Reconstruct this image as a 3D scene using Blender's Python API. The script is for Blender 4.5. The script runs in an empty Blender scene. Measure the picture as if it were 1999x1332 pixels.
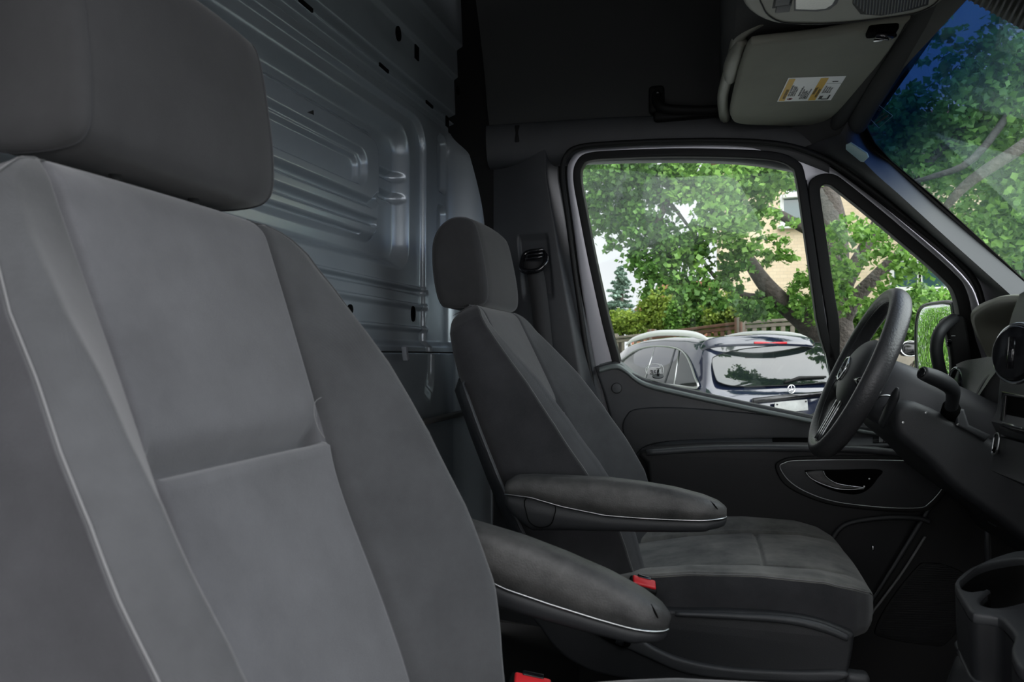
import bpy, bmesh, math, random
import numpy as np
from mathutils import Vector, Matrix
random.seed(4); rng = np.random.default_rng(4)
SC = bpy.context.scene; COL = SC.collection
# ------------------------------------------------------------------ camera
# X = front of the van, Y = towards the driver's door, Z = up, cab floor at 0
FPX = 1400.0; PSI = math.atan(385/1400.0); PIT = math.atan(29/1400.0)
CAM = np.array([0, 0, .82])
fw = np.array([-math.sin(PSI)*math.cos(PIT), math.cos(PSI)*math.cos(PIT), math.sin(PIT)])
rt = np.array([math.cos(PSI), math.sin(PSI), 0.0]); up = np.cross(rt, fw)
cam = bpy.data.cameras.new('camera'); co = bpy.data.objects.new('camera', cam); COL.objects.link(co)
cam.sensor_width = 36; cam.lens = 36*FPX/1999; cam.clip_start = .02; cam.clip_end = 300
m = Matrix.Identity(4)
for i in range(3):
    m[i][0] = rt[i]; m[i][1] = up[i]; m[i][2] = -fw[i]; m[i][3] = CAM[i]
co.matrix_world = m; SC.camera = co
cam.dof.use_dof = True; cam.dof.focus_distance = 1.9; cam.dof.aperture_fstop = 9
# ------------------------------------------------------------------ sky
SC.view_settings.view_transform = 'Standard'; SC.view_settings.look = 'None'
SC.view_settings.exposure = 0.55; SC.view_settings.gamma = 1.0; SC.view_settings.use_curve_mapping = False
w = bpy.data.worlds.new('overcast'); SC.world = w; w.use_nodes = True
nt = w.node_tree; N = nt.nodes; Lk = nt.links; bg = N['Background']
tc = N.new('ShaderNodeTexCoord'); sep = N.new('ShaderNodeSeparateXYZ'); Lk.new(tc.outputs['Generated'], sep.inputs[0])
# overcast: brighter area high ahead on the passenger side, added to light the cab
dot = N.new('ShaderNodeVectorMath'); dot.operation = 'DOT_PRODUCT'
sd = Vector((.72, -.50, .55)).normalized(); dot.inputs[1].default_value = sd
Lk.new(tc.outputs['Generated'], dot.inputs[0])
mr = N.new('ShaderNodeMapRange'); mr.interpolation_type = 'SMOOTHSTEP'
mr.inputs['From Min'].default_value = -.1; mr.inputs['From Max'].default_value = 1
mr.inputs['To Min'].default_value = .82; mr.inputs['To Max'].default_value = 4.6
Lk.new(dot.outputs['Value'], mr.inputs['Value'])
ns = N.new('ShaderNodeTexNoise'); ns.inputs['Scale'].default_value = 3; ns.inputs['Detail'].default_value = 5
Lk.new(tc.outputs['Generated'], ns.inputs['Vector'])
cr_ = N.new('ShaderNodeValToRGB'); cr_.color_ramp.elements[0].color = (.78, .80, .86, 1); cr_.color_ramp.elements[1].color = (.98, .97, 1, 1)
cr_.color_ramp.elements[0].position = .35; cr_.color_ramp.elements[1].position = .65
Lk.new(ns.outputs['Fac'], cr_.inputs[0]); Lk.new(cr_.outputs[0], bg.inputs['Color']); Lk.new(mr.outputs[0], bg.inputs['Strength'])
try: w.cycles.sampling_method = 'MANUAL'; w.cycles.sample_map_resolution = 512
except Exception: pass
# ------------------------------------------------------------------ helpers
def P(u, v, n=(0, 1, 0), c=2.0):
    """point of the plane n.p = c that lies behind photo pixel u, v"""
    n = np.array(n, float); d = fw + (u-999.5)/FPX*rt + (666-v)/FPX*up
    return CAM + (c - n@CAM)/(n@d)*d
def PX(u, v, x): return P(u, v, (1, 0, 0), x)
def PY(u, v, y): return P(u, v, (0, 1, 0), y)
def PZ(u, v, z): return P(u, v, (0, 0, 1), z)

def mat(name, col, rough=.5, metal=0, bump=None, var=None, spec=.5, sheen=0, coat=0, weave=None, trans=0):
    M = bpy.data.materials.new(name); M.use_nodes = True
    n = M.node_tree.nodes; l = M.node_tree.links; b = n['Principled BSDF']
    b.inputs['Base Color'].default_value = (*col, 1); b.inputs['Roughness'].default_value = rough
    b.inputs['Metallic'].default_value = metal; b.inputs['Specular IOR Level'].default_value = spec
    b.inputs['Sheen Weight'].default_value = sheen; b.inputs['Sheen Roughness'].default_value = .5
    b.inputs['Coat Weight'].default_value = coat; b.inputs['Coat Roughness'].default_value = .03
    b.inputs['Transmission Weight'].default_value = trans
    t = n.new('ShaderNodeTexCoord'); hs = None
    if var:
        x = n.new('ShaderNodeTexNoise'); x.inputs['Scale'].default_value = var[0]; x.inputs['Detail'].default_value = 6; x.inputs['Roughness'].default_value = .65
        l.new(t.outputs['Object'], x.inputs['Vector'])
        r = n.new('ShaderNodeValToRGB'); k = var[1]
        r.color_ramp.elements[0].position = .3; r.color_ramp.elements[1].position = .75
        r.color_ramp.elements[0].color = (*[c*(1-k) for c in col], 1)
        r.color_ramp.elements[1].color = (*(var[2] if len(var) > 2 else [min(1, c*(1+k)) for c in col]), 1)
        l.new(x.outputs['Fac'], r.inputs[0]); l.new(r.outputs[0], b.inputs['Base Color'])
    if bump:
        x = n.new('ShaderNodeTexNoise'); x.inputs['Scale'].default_value = bump[0]; x.inputs['Detail'].default_value = 3
        l.new(t.outputs['Object'], x.inputs['Vector']); hs = x.outputs['Fac']
        bp = n.new('ShaderNodeBump'); bp.inputs['Strength'].default_value = bump[1]; bp.inputs['Distance'].default_value = bump[2] if len(bump) > 2 else .001
        l.new(hs, bp.inputs['Height']); l.new(bp.outputs[0], b.inputs['Normal'])
        if weave:
            mp = n.new('ShaderNodeMapping'); mp.inputs['Rotation'].default_value = (.5, .35, .6)
            l.new(t.outputs['Object'], mp.inputs[0])
            wv = n.new('ShaderNodeTexWave'); wv.inputs['Scale'].default_value = weave; wv.inputs['Distortion'].default_value = .0; wv.inputs['Detail'].default_value = 0
            l.new(mp.outputs[0], wv.inputs['Vector'])
            b2 = n.new('ShaderNodeBump'); b2.inputs['Strength'].default_value = .15; b2.inputs['Distance'].default_value = .0006
            l.new(wv.outputs['Fac'], b2.inputs['Height']); l.new(bp.outputs[0], b2.inputs['Normal']); l.new(b2.outputs[0], b.inputs['Normal'])
    return M
MT = {}
def D(name, *a, **k): MT[name] = mat(name, *a, **k); return MT[name]
D('fabric_light', (.084, .084, .089), .9, sheen=.25, bump=(900, .5, .0007), var=(14, .16), weave=420, spec=.2)
D('fabric_mid', (.050, .051, .053), .9, sheen=.22, bump=(900, .5, .0007), var=(10, .22), weave=420, spec=.2)
D('fabric_side', (.034, .034, .037), .92, sheen=.15, bump=(900, .5, .0007), var=(9, .3), weave=420, spec=.15)
D('fabric_head', (.030, .030, .031), .9, sheen=.15, bump=(1000, .4, .0006), var=(12, .18), spec=.2)
D('fabric_worn', (.052, .056, .056), .85, sheen=.2, bump=(700, .5, .0007), var=(11, .35, (.20, .195, .18)), weave=380, spec=.2)
D('leather', (.030, .030, .030), .5, bump=(420, .55, .0009), var=(17, .25, (.085, .083, .08)), spec=.4)
D('piping', (.13, .13, .13), .7)
D('plastic', (.016, .017, .019), .55, bump=(700, .35, .0006), var=(8, .15), spec=.45)
D('plastic_grey', (.036, .038, .041), .5, bump=(700, .4, .0006), var=(9, .15), spec=.45)
D('plastic_dark', (.006, .006, .006), .6, bump=(700, .3, .0005), spec=.2)
D('pillar', (.028, .029, .032), .6, bump=(700, .4, .0006), spec=.3)
D('door_low', (.011, .011, .012), .55, bump=(700, .35, .0006), spec=.25)
D('rail', (.72, .73, .72), .35, metal=.4)
D('hood_plastic_lit', (.18, .18, .145), .42, bump=(600, .4, .0006))  # paler olive than the dark plastic; sky reflection put into the colour
D('wing', (.085, .09, .088), .45, bump=(420, .5, .0009))  # light grey stands for reflected daylight, painted into the base colour
D('shroud', (.060, .060, .066), .5, bump=(700, .3, .0005))  # sheen on the column top painted as a lighter grey
D('rim_leather', (.032, .032, .034), .38, bump=(260, .6, .0011), spec=.5)
D('gloss_black', (.006, .006, .007), .12, spec=.6)
D('black_hole', (.002, .002, .002), .9, spec=.05)
D('headliner', (.045, .046, .046), .95, bump=(800, .5, .0007), spec=.1)
D('visor_vinyl', (.21, .21, .175), .8, bump=(700, .4, .0006), var=(6, .08), spec=.2)
D('console_plastic', (.20, .20, .165), .5, bump=(700, .3, .0005))
D('paint_bulkhead', (.30, .335, .36), .27, metal=.40, bump=(900, .15, .0004), var=(3, .08), spec=.4)
D('paint_side', (.19, .20, .22), .42, spec=.4)
D('paint_silver', (.42, .42, .45), .32, metal=.35, spec=.5)
D('seal', (.008, .008, .008), .6, spec=.3)
D('chrome', (.75, .77, .78), .12, metal=1)
D('satin', (.42, .43, .43), .3, metal=1)
D('red', (.62, .022, .028), .4)
D('red_light', (.45, .02, .03), .25)
D('belt', (.018, .018, .019), .8, bump=(1200, .5))
D('label_white', (.88, .88, .86), .5)
D('label_yellow', (.70, .42, .05), .5)
D('ink', (.03, .03, .03), .6)
D('ink_red', (.35, .05, .04), .6)
D('lens', (.9, .9, .82), .25, bump=(300, .8), spec=.5)
D('badge_grey', (.24, .36, .40), .35)
D('mat_floor', (.012, .012, .012), .9, bump=(500, .6, .002))
D('bark', (.060, .050, .042), .9, bump=(22, 1.0, .03), var=(9, .5))
D('wood', (.17, .15, .115), .85, bump=(60, .5, .004), var=(7, .3))
D('wood_red', (.12, .058, .035), .85, bump=(60, .5, .004), var=(7, .3))
D('grass', (.09, .15, .04), .95, bump=(40, 1, .05), var=(2, .4))
D('asphalt', (.34, .34, .33), .9, bump=(90, .6, .01), var=(3, .2))
D('sill', (.13, .15, .145), .4, bump=(700, .3, .0005))  # lighter copy of the trim plastic; window light painted into the tone
D('car_paint', (.006, .009, .022), .10, coat=1, spec=.6)
D('car_glass', (.006, .009, .009), .03, spec=.9)
D('rubber', (.012, .012, .012), .8)
D('plate_grey', (.30, .31, .30), .6, var=(9, .25))
D('roof_tile', (.30, .12, .085), .9, var=(12, .3))
D('frame_white', (.62, .62, .60), .5)
D('house_glass', (.03, .07, .075), .08, spec=.8)
D('mirror_glass', (.8, .82, .82), .02, metal=1)
def leafmat(name, a, b, tr=.35):
    M = bpy.data.materials.new(name); M.use_nodes = True; n = M.node_tree.nodes; l = M.node_tree.links
    pb = n['Principled BSDF']; pb.inputs['Roughness'].default_value = .45
    g = n.new('ShaderNodeNewGeometry'); r = n.new('ShaderNodeValToRGB')
    r.color_ramp.elements[0].color = (*a, 1); r.color_ramp.elements[1].color = (*b, 1)
    l.new(g.outputs['Random Per Island'], r.inputs[0]); l.new(r.outputs[0], pb.inputs['Base Color'])
    t = n.new('ShaderNodeBsdfTranslucent'); l.new(r.outputs[0], t.inputs['Color'])
    mx = n.new('ShaderNodeMixShader'); mx.inputs[0].default_value = tr
    l.new(pb.outputs[0], mx.inputs[1]); l.new(t.outputs[0], mx.inputs[2]); l.new(mx.outputs[0], n['Material Output'].inputs['Surface'])
    MT[name] = M
leafmat('leaf_maple', (.05, .15, .02), (.30, .54, .11), .4)
leafmat('leaf_dark', (.022, .08, .013), (.17, .36, .07), .4)
leafmat('leaf_yellow', (.13, .22, .03), (.36, .46, .08), .45)
leafmat('leaf_blue', (.10, .17, .12), (.26, .38, .30), .2)
def glassmat(name, tint, blue_reflection=False, refl=.55):
    M = bpy.data.materials.new(name); M.use_nodes = True; n = M.node_tree.nodes; l = M.node_tree.links
    n.remove(n['Principled BSDF'])
    tr = n.new('ShaderNodeBsdfTransparent'); gl = n.new('ShaderNodeBsdfGlossy'); gl.inputs['Roughness'].default_value = .01
    gl.inputs['Color'].default_value = (.85, 1, .92, 1)
    tr.inputs['Color'].default_value = (*tint, 1)
    fr = n.new('ShaderNodeFresnel'); fr.inputs['IOR'].default_value = 1.5
    ad = n.new('ShaderNodeMath'); ad.operation = 'MULTIPLY'; ad.inputs[1].default_value = refl
    l.new(fr.outputs[0], ad.inputs[0]); mx = n.new('ShaderNodeMixShader'); l.new(ad.outputs[0], mx.inputs[0])
    l.new(tr.outputs[0], mx.inputs[1]); l.new(gl.outputs[0], mx.inputs[2]); l.new(mx.outputs[0], n['Material Output'].inputs['Surface'])
    if blue_reflection:  # body reflection across the top, painted into the glass colour
        t = n.new('ShaderNodeTexCoord'); s = n.new('ShaderNodeSeparateXYZ'); l.new(t.outputs['Object'], s.inputs[0])
        q = n.new('ShaderNodeMapRange'); q.inputs['From Min'].default_value = 1.19; q.inputs['From Max'].default_value = 1.34
        l.new(s.outputs['Z'], q.inputs['Value'])
        r = n.new('ShaderNodeMix'); r.data_type = 'RGBA'; r.inputs['A'].default_value = (*tint, 1); r.inputs['B'].default_value = (.10, .19, .36, 1)
        l.new(q.outputs[0], r.inputs['Factor']); l.new(r.outputs['Result'], tr.inputs['Color'])
    MT[name] = M
glassmat('glass_side', (.965, .985, .97)); glassmat('glass_wind', (.93, .97, .95), True, .16)

def wloc(p):
    v = Vector((0, 0, 0))
    while p is not None: v += p.location; p = p.parent
    return v
def mk(name, verts, faces, m, parent=None, smooth=True, auto=None):
    me = bpy.data.meshes.new(name); V = np.asarray(verts, float).reshape(-1, 3)
    o0 = wloc(parent); V = V - np.array(o0)
    me.from_pydata([tuple(x) for x in V], [], [tuple(int(i) for i in f) for f in faces]); me.update()
    ms = m if isinstance(m, (list, tuple)) else [m]
    for x in ms: me.materials.append(MT[x])
    if smooth:
        me.polygons.foreach_set('use_smooth', [True]*len(me.polygons))
        if auto: 
            try: me.set_sharp_from_angle(angle=math.radians(auto))
            except Exception: pass
    ob = bpy.data.objects.new(name, me); COL.objects.link(ob)
    if parent is not None: ob.parent = parent
    return ob
def fix_normals(ob):
    bm = bmesh.new(); bm.from_mesh(ob.data); bmesh.ops.recalc_face_normals(bm, faces=bm.faces); bm.to_mesh(ob.data); bm.free(); return ob
def tag(o, label, cat, group=None, kind=None):
    o['label'] = label; o['category'] = cat
    if group: o['group'] = group
    if kind: o['kind'] = kind
    return o
def thing(name, label, cat, loc, group=None):
    o = bpy.data.objects.new(name, None); COL.objects.link(o); o.location = Vector([float(x) for x in loc]); o.empty_display_size = .05
    return tag(o, label, cat, group)
def struct(o, label=None, cat=None):
    o['kind'] = 'structure'
    if label: o['label'] = label
    if cat: o['category'] = cat
    return o
def grid(name, G, m, parent=None, closed_u=False, closed_v=False, cap=False, matfn=None, auto=None):
    """G: array [nv, nu, 3]"""
    G = np.asarray(G, float); nv, nu = G.shape[:2]; F = []
    for j in range(nv-1+(1 if closed_v else 0)):
        for i in range(nu-1+(1 if closed_u else 0)):
            a = j*nu+i; b = j*nu+(i+1) % nu; c = ((j+1) % nv)*nu+(i+1) % nu; d = ((j+1) % nv)*nu+i
            F.append((a, b, c, d))
    if cap: F.append(tuple(range(nu))[::-1]); F.append(tuple((nv-1)*nu+i for i in range(nu)))
    ob = mk(name, G.reshape(-1, 3), F, m, parent, True, auto)
    if matfn is not None:
        idx = [matfn(*divmod(k, nu if closed_u else nu-1)) if k < len(F)-(2 if cap else 0) else 0 for k in range(len(F))]
        ob.data.polygons.foreach_set('material_index', idx)
    return fix_normals(ob)
def cr(pts, n=8, closed=False):
    p = np.asarray(pts, float); k = len(p); out = []
    segs = k if closed else k-1
    for i in range(segs):
        if closed: a, b, c, d = p[(i-1) % k], p[i], p[(i+1) % k], p[(i+2) % k]
        else: a, b, c, d = p[max(i-1, 0)], p[i], p[i+1], p[min(i+2, k-1)]
        for t in np.linspace(0, 1, n, endpoint=False):
            out.append(.5*((2*b)+(-a+c)*t+(2*a-5*b+4*c-d)*t*t+(-a+3*b-3*c+d)*t**3))
    if not closed: out.append(p[-1])
    return np.array(out)
def tube(name, pts, r, m, parent=None, n=10, closed=False, smooth_n=0, sq=None, cap=True):
    p = cr(pts, smooth_n, closed) if smooth_n else np.asarray(pts, float)
    K = len(p); r = np.interp(np.linspace(0, 1, K), np.linspace(0, 1, len(r)), r) if np.ndim(r) else np.full(K, r)
    T = np.gradient(p, axis=0) if not closed else np.roll(p, -1, 0)-np.roll(p, 1, 0)
    T /= np.linalg.norm(T, axis=1)[:, None]+1e-12
    a = np.array([0, 0, 1.]) if abs(T[0][2]) < .9 else np.array([1., 0, 0]); R = []
    nn = np.cross(T[0], a); nn /= np.linalg.norm(nn)
    for i in range(K):
        nn = nn - T[i]*(nn@T[i]); nn /= np.linalg.norm(nn); b = np.cross(T[i], nn)
        th = np.linspace(0, 2*np.pi, n, endpoint=False)
        s1, s2 = sq if sq else (1, 1)
        R.append(p[i]+r[i]*(np.cos(th)[:, None]*nn*s1+np.sin(th)[:, None]*b*s2))
    return grid(name, np.array(R), m, parent, closed_u=True, closed_v=closed, cap=cap and not closed)
def plate(name, outline, th, m, parent=None, holes=(), bevel=.003, axis=None, smooth_n=0, res=2, frame=None, auto=40):
    """flat outline of 3-D points lying in one plane, thickened by th along axis, rounded edges, optional holes"""
    O = np.asarray(outline, float)
    axis = np.array(axis if axis is not None else (0, 1, 0), float); axis /= np.linalg.norm(axis)
    U = np.cross((0, 0, 1), axis) if abs(axis[2]) < .9 else np.array([1., 0, 0]); U = U-axis*(U@axis); U /= np.linalg.norm(U); V = np.cross(axis, U)
    o0 = O[0]
    cu = bpy.data.curves.new('t', 'CURVE'); cu.dimensions = '2D'; cu.fill_mode = 'BOTH'
    bevel = min(bevel, th*.49); cu.extrude = th/2-bevel; cu.bevel_depth = bevel; cu.bevel_resolution = res; cu.offset = -bevel
    for k, L in enumerate([O]+[np.asarray(h, float) for h in holes]):
        sn = smooth_n[k] if isinstance(smooth_n, (list, tuple)) else smooth_n
        if sn: L = cr(L, sn, True)
        q = np.stack([(L-o0)@U, (L-o0)@V], 1)
        sp = cu.splines.new('POLY'); sp.points.add(len(q)-1); sp.use_cyclic_u = True
        for i, (x, y) in enumerate(q): sp.points[i].co = (x, y, 0, 1)
    t = bpy.data.objects.new('t', cu); COL.objects.link(t)
    dg = bpy.context.evaluated_depsgraph_get(); me0 = bpy.data.meshes.new_from_object(t.evaluated_get(dg))
    vs = np.empty(len(me0.vertices)*3); me0.vertices.foreach_get('co', vs); vs = vs.reshape(-1, 3)
    W = o0 + vs[:, :1]*U + vs[:, 1:2]*V + (vs[:, 2:3]+th/2)*axis
    Fs = [tuple(p.vertices) for p in me0.polygons]
    bpy.data.objects.remove(t); bpy.data.curves.remove(cu); bpy.data.meshes.remove(me0)
    ob = mk(name, W, Fs, m, parent, True)
    bm = bmesh.new(); bm.from_mesh(ob.data); bmesh.ops.remove_doubles(bm, verts=bm.verts, dist=1e-6); bmesh.ops.recalc_face_normals(bm, faces=bm.faces); bm.to_mesh(ob.data); bm.free()
    try: ob.data.set_sharp_from_angle(angle=math.radians(auto))
    except Exception: pass
    return ob
def rbox(name, c, s, m, parent=None, bev=.004, rot=None, seg=3):
    bm = bmesh.new(); bmesh.ops.create_cube(bm, size=1)
    for v in bm.verts: v.co = Vector((v.co.x*s[0], v.co.y*s[1], v.co.z*s[2]))
    if bev: bmesh.ops.bevel(bm, geom=list(bm.edges), offset=bev, segments=seg, profile=.5, affect='EDGES')
    R = rot if rot is not None else Matrix.Identity(3)
    V = [np.array(R @ v.co)+np.array(c) for v in bm.verts]; bm.verts.index_update()
    F = [[v.index for v in f.verts] for f in bm.faces]; bm.free()
    return mk(name, V, F, m, parent, True, 35)
def disc(name, c, axis, r, th, m, parent=None, n=32, bevel=.002, ry=None, hole=None):
    axis = Vector(axis).normalized(); U = axis.orthogonal().normalized()
    if abs(axis.z) < .9: U = Vector((0, 0, 1)).cross(axis).normalized()
    V = axis.cross(U); c = Vector(c)
    ring = lambda rr, q: [tuple(c+U*rr*math.cos(t)+V*(q)*math.sin(t)) for t in np.linspace(0, 2*math.pi, n, endpoint=False)]
    return plate(name, ring(r, ry or r), th, m, parent, holes=[ring(hole, hole*(ry or r)/r)] if hole else (), bevel=bevel, axis=tuple(axis))
def text(name, s, size, origin, U, V, m, parent, depth=.0002, align='LEFT'):
    cu = bpy.data.curves.new('t', 'FONT'); cu.body = s; cu.size = size; cu.extrude = depth; cu.align_x = align
    t = bpy.data.objects.new('t', cu); COL.objects.link(t); dg = bpy.context.evaluated_depsgraph_get()
    me0 = bpy.data.meshes.new_from_object(t.evaluated_get(dg)); vs = np.empty(len(me0.vertices)*3); me0.vertices.foreach_get('co', vs); vs = vs.reshape(-1, 3)
    U = np.array(U, float); V = np.array(V, float); Wn = np.cross(U, V); Wn /= np.linalg.norm(Wn)
    Wp = np.array(origin)+vs[:, :1]*U+vs[:, 1:2]*V+vs[:, 2:3]*Wn; Fs = [tuple(p.vertices) for p in me0.polygons]
    bpy.data.objects.remove(t); bpy.data.curves.remove(cu); bpy.data.meshes.remove(me0)
    return mk(name, Wp, Fs, m, parent, False)
sm = lambda a, b, x: (lambda t: t*t*(3-2*t))(np.clip((x-a)/(b-a), 0, 1))
# ================================================================== VAN SHELL
# ---- bulkhead behind the seats: pressed steel sheet, beads modelled as relief of a fine grid
BX = -.70
def seg_d(y, z, pts):
    d = np.full(y.shape, 9.)
    for (a, b), (c, e) in zip(pts[:-1], pts[1:]):
        vx, vz = c-a, e-b; L2 = vx*vx+vz*vz+1e-12
        t = np.clip(((y-a)*vx+(z-b)*vz)/L2, 0, 1); d = np.minimum(d, np.hypot(y-a-t*vx, z-b-t*vz))
    return d
def B(u, v): p = PX(u, v, BX); return (p[1], p[2])
def box_sd(y, z, y0, y1, z0, z1, r):
    cy, cz, hy, hz = (y0+y1)/2, (z0+z1)/2, (y1-y0)/2-r, (z1-z0)/2-r
    qy, qz = np.abs(y-cy)-hy, np.abs(z-cz)-hz
    return np.hypot(np.maximum(qy, 0), np.maximum(qz, 0))+np.minimum(np.maximum(qy, qz), 0)-r
ys = np.concatenate([np.linspace(.20, .85, 40, endpoint=False), np.linspace(.85, 2.06, 420)]); zs = np.concatenate([np.linspace(0, .80, 40, endpoint=False), np.linspace(.80, 1.56, 470, endpoint=False), np.linspace(1.56, 1.76, 60), np.linspace(1.77, 2.15, 20)])
Y_, Z_ = np.meshgrid(ys, zs); H = np.zeros_like(Y_)
S_ = Z_-(Y_-1.2)*.075*np.clip(Z_-.92, 0, .55)             # the beads rise slightly towards the door
stp = lambda z0, w, h: h*(1-sm(z0-w, z0+w, S_))          # everything below z0 shifted by h
fl = lambda d, w, h, e: h*(1-sm(w-e, w+e, d))
bead = lambda pts, w, h, e=.006: fl(seg_d(Y_, S_, pts), w, h, e)
box = lambda y1, z0, z1, r, w, h: h*(1-sm(-w, w, box_sd(Y_, S_, -2.0, y1, z0, z1, r)))
endR = 1-sm(1.80, 1.86, Y_)
H += stp(1.700, .006, -.012)+stp(1.614, .004, -.008)+stp(1.506, .006, -.016)+stp(1.488, .004, .012)+stp(1.480, .004, -.012)
H += .0035*(1-sm(1.456, 1.458, S_))
H += box(1.832, .70, 1.433, .075, .005, -.010)            # outer frame
H += box(1.742, 1.052, 1.387, .055, .017, -.024)          # deep recess with wide flanks
H += box(1.618, 1.100, 1.345, .050, .013, .014)
H += box(1.540, 1.216, 1.293, .030, .007, -.009)+box(1.520, 1.216, 1.277, .022, .005, -.007)
H += bead([(-2, 1.180), (1.575, 1.180), (1.605, 1.20)], .0075, -.013, .0075)
H += bead([(-2, 1.137), (1.60, 1.137)], .007, -.012, .007)
H += bead([(-2, 1.104), (1.52, 1.104)], .0022, -.006, .002)
H += bead([(1.655, 1.275), (1.735, 1.275)], .009, -.013, .007)+bead([(1.655, 1.222), (1.735, 1.222)], .009, -.013, .007)
H += (stp(1.003, .003, .005)+stp(.994, .004, -.012)+stp(.984, .005, .009))*endR
H += (stp(.958, .004, .009)+stp(.946, .006, -.010))*endR
H += (stp(.898, .004, .009)+stp(.887, .006, -.010))*endR
H += stp(.852, .010, .012)+.004*(1-sm(.826, .828, Z_))
H += .010*(1-sm(-.008, .008, box_sd(Y_, Z_, 1.925, 1.985, 1.30, 1.46, .02)))*-1-.010*(1-sm(-.008, .008, box_sd(Y_, Z_, 1.925, 1.985, 1.00, 1.255, .02)))
H *= 1.55
XX = BX+H+.10*sm(1.985, 2.06, Y_)**1.3*(1-sm(1.42, 1.50, Z_))
G = np.stack([XX, Y_, Z_], -1)
wr = thing('wall_rear', 'dark blue-grey pressed steel bulkhead with rounded ribs behind both seats', 'bulkhead', (BX, 1.1, 0)); wr['kind'] = 'structure'
grid('pressed_panel', G, 'paint_bulkhead', wr)
for (u, v, rz, ry) in [(683, 604, .010, .012), (806, 613, .019, .014), (777, 66, .017, .016), (893, 177, .013, .012)]:
    p = PX(u, v, BX+.016 if v < 300 else BX+.003); disc('punched_hole', (p[0]-.001, p[1], p[2]), (1, 0, 0), ry*.8, .004, 'black_hole', wr, bevel=.0005, ry=rz)
p = PX(813, 103, BX+.016); rbox('square_hole', (p[0]+.001, p[1], p[2]), (.004, .022, .034), 'black_hole', wr, .001)
p = PX(869, 238, BX+.006); rbox('square_hole', (p[0]+.006, p[1], p[2]), (.004, .02, .028), 'black_hole', wr, .001)
for (u, v) in [(595, 10), (748, 133), (837, 204)]:
    p = PX(u, v, BX+.014); rbox('slot', (p[0]+.002, p[1], p[2]), (.004, .045, .008), 'black_hole', wr, .001)
rbox('joint_strip', (BX+.012, 1.2, .829), (.006, 1.6, .0035), 'seal', wr, .0008)
p = PX(788, 690, BX+.016); rbox('bent_tab', (p[0]+.004, p[1], p[2]), (.012, .012, .034), 'paint_side', wr, .002, Matrix.Rotation(.35, 3, 'X'))
rbox('lower_rail', (BX+.012, 1.2, .655), (.03, 1.66, .012), 'piping', wr, .003)
p = PX(607, 221, BX+.02); mk('pulled_rivet', [(p[0]-.004, p[1]-.006, p[2]), (p[0]+.006, p[1], p[2]-.004), (p[0]-.002, p[1]+.012, p[2]+.001), (p[0]+.004, p[1]+.002, p[2]+.006)], [(0, 1, 3), (1, 2, 3), (0, 2, 1), (0, 3, 2)], 'chrome', wr, False)

struct(rbox('wall_front', (1.10, 1.15, .42), (.05, 1.9, .86), 'plastic_dark', None, .01))
# ---- floor, roof, passenger side body
f_ = rbox('floor', (.17, 1.18, -.03), (1.90, 1.92, .06), 'mat_floor', None, .005); struct(f_)
# ceiling of the high roof
st = struct(rbox('ceiling', (-.0, 1.13, 2.17), (1.5, 1.8, .04), 'headliner', None, .01))
# left upper side lining, leaning inwards
Gs = []
for z in np.linspace(1.455, 2.15, 24):
    row = []
    for x in np.linspace(-.612, .40, 40):
        xl = x + (-.03*sm(1.45, 2.1, z))
        row.append((xl, 1.985-.02*sm(1.45, 1.55, z)-.16*((z-1.455)/.7)**1.6+.02*sm(.2, .40, x)*0, z))
    Gs.append(row)
wl = thing('wall_left', 'black fabric side lining of the high roof above the driver door', 'wall', (0, 1.98, 1.45)); wl['kind'] = 'structure'
grid('side_lining', Gs, 'headliner', wl)
# rolled lower border of the lining over the door
prof = [(0, .035), (-.012, .03), (-.016, .0), (-.010, -.045), (.004, -.075), (.03, -.085), (.05, -.08)]
Gs = []
path = [(-.62, 1.985, 1.456), (-.42, 1.985, 1.452), (-.2, 1.985, 1.445), (.05, 1.985, 1.425), (.2, 1.985, 1.395), (.30, 1.985, 1.36)]
for q in cr(path, 8): Gs.append([(q[0], q[1]+a, q[2]+b) for a, b in cr([(a, b, 0) for a, b in prof], 5)[:, :2]])
grid('door_header', Gs, 'plastic_grey', wl)
Gs = [[(-.70, y, z), (-.61, y, z)] for y, z in [(1.99, 1.45), (1.83, 2.15)]]
# passenger side body around the open door the photo was taken through
PW = [(-.72, .22, -.1), (-.72, .22, 2.15), (1.2, .22, 2.15), (1.2, .22, -.1)]
op = [(-.50, .22, .0), (-.53, .22, 1.2), (-.48, .22, 1.44), (.10, .22, 1.44), (.36, .22, 1.34), (.72, .22, .86), (.75, .22, .0)]
struct(plate('wall_right', PW, .05, 'plastic', None, holes=[op], bevel=.004, axis=(0, -1, 0)))

# outer skin of the driver side, with the two window openings cut through
def DP0(u, v, off=.062): return P(u, v, (0, 1, .12), 2.14+off)
bs_o = [DP0(u, v) for u, v in [(870, -160), (1560, -160), (1690, 235), (1712, 290), (1830, 402), (2010, 565), (2300, 820), (2300, 1420), (870, 1420)]]
bs_1 = [DP0(u, v) for u, v in [(1230, 800), (1188, 690), (1150, 540), (1128, 420), (1114, 350), (1122, 310), (1146, 296), (1220, 291), (1320, 289), (1440, 291), (1520, 297), (1560, 312), (1574, 345), (1591, 460), (1612, 620), (1630, 830)]]
bs_2 = [DP0(u, v) for u, v in [(1648, 800), (1612, 620), (1588, 450), (1576, 372), (1588, 342), (1622, 336), (1662, 362), (1766, 446), (1856, 526), (1888, 566), (1900, 640), (1900, 800)]]
plate('body_side', bs_o, .02, 'plastic_dark', wl, holes=[bs_1, bs_2], bevel=.002, axis=(0, 1, .12))
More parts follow.
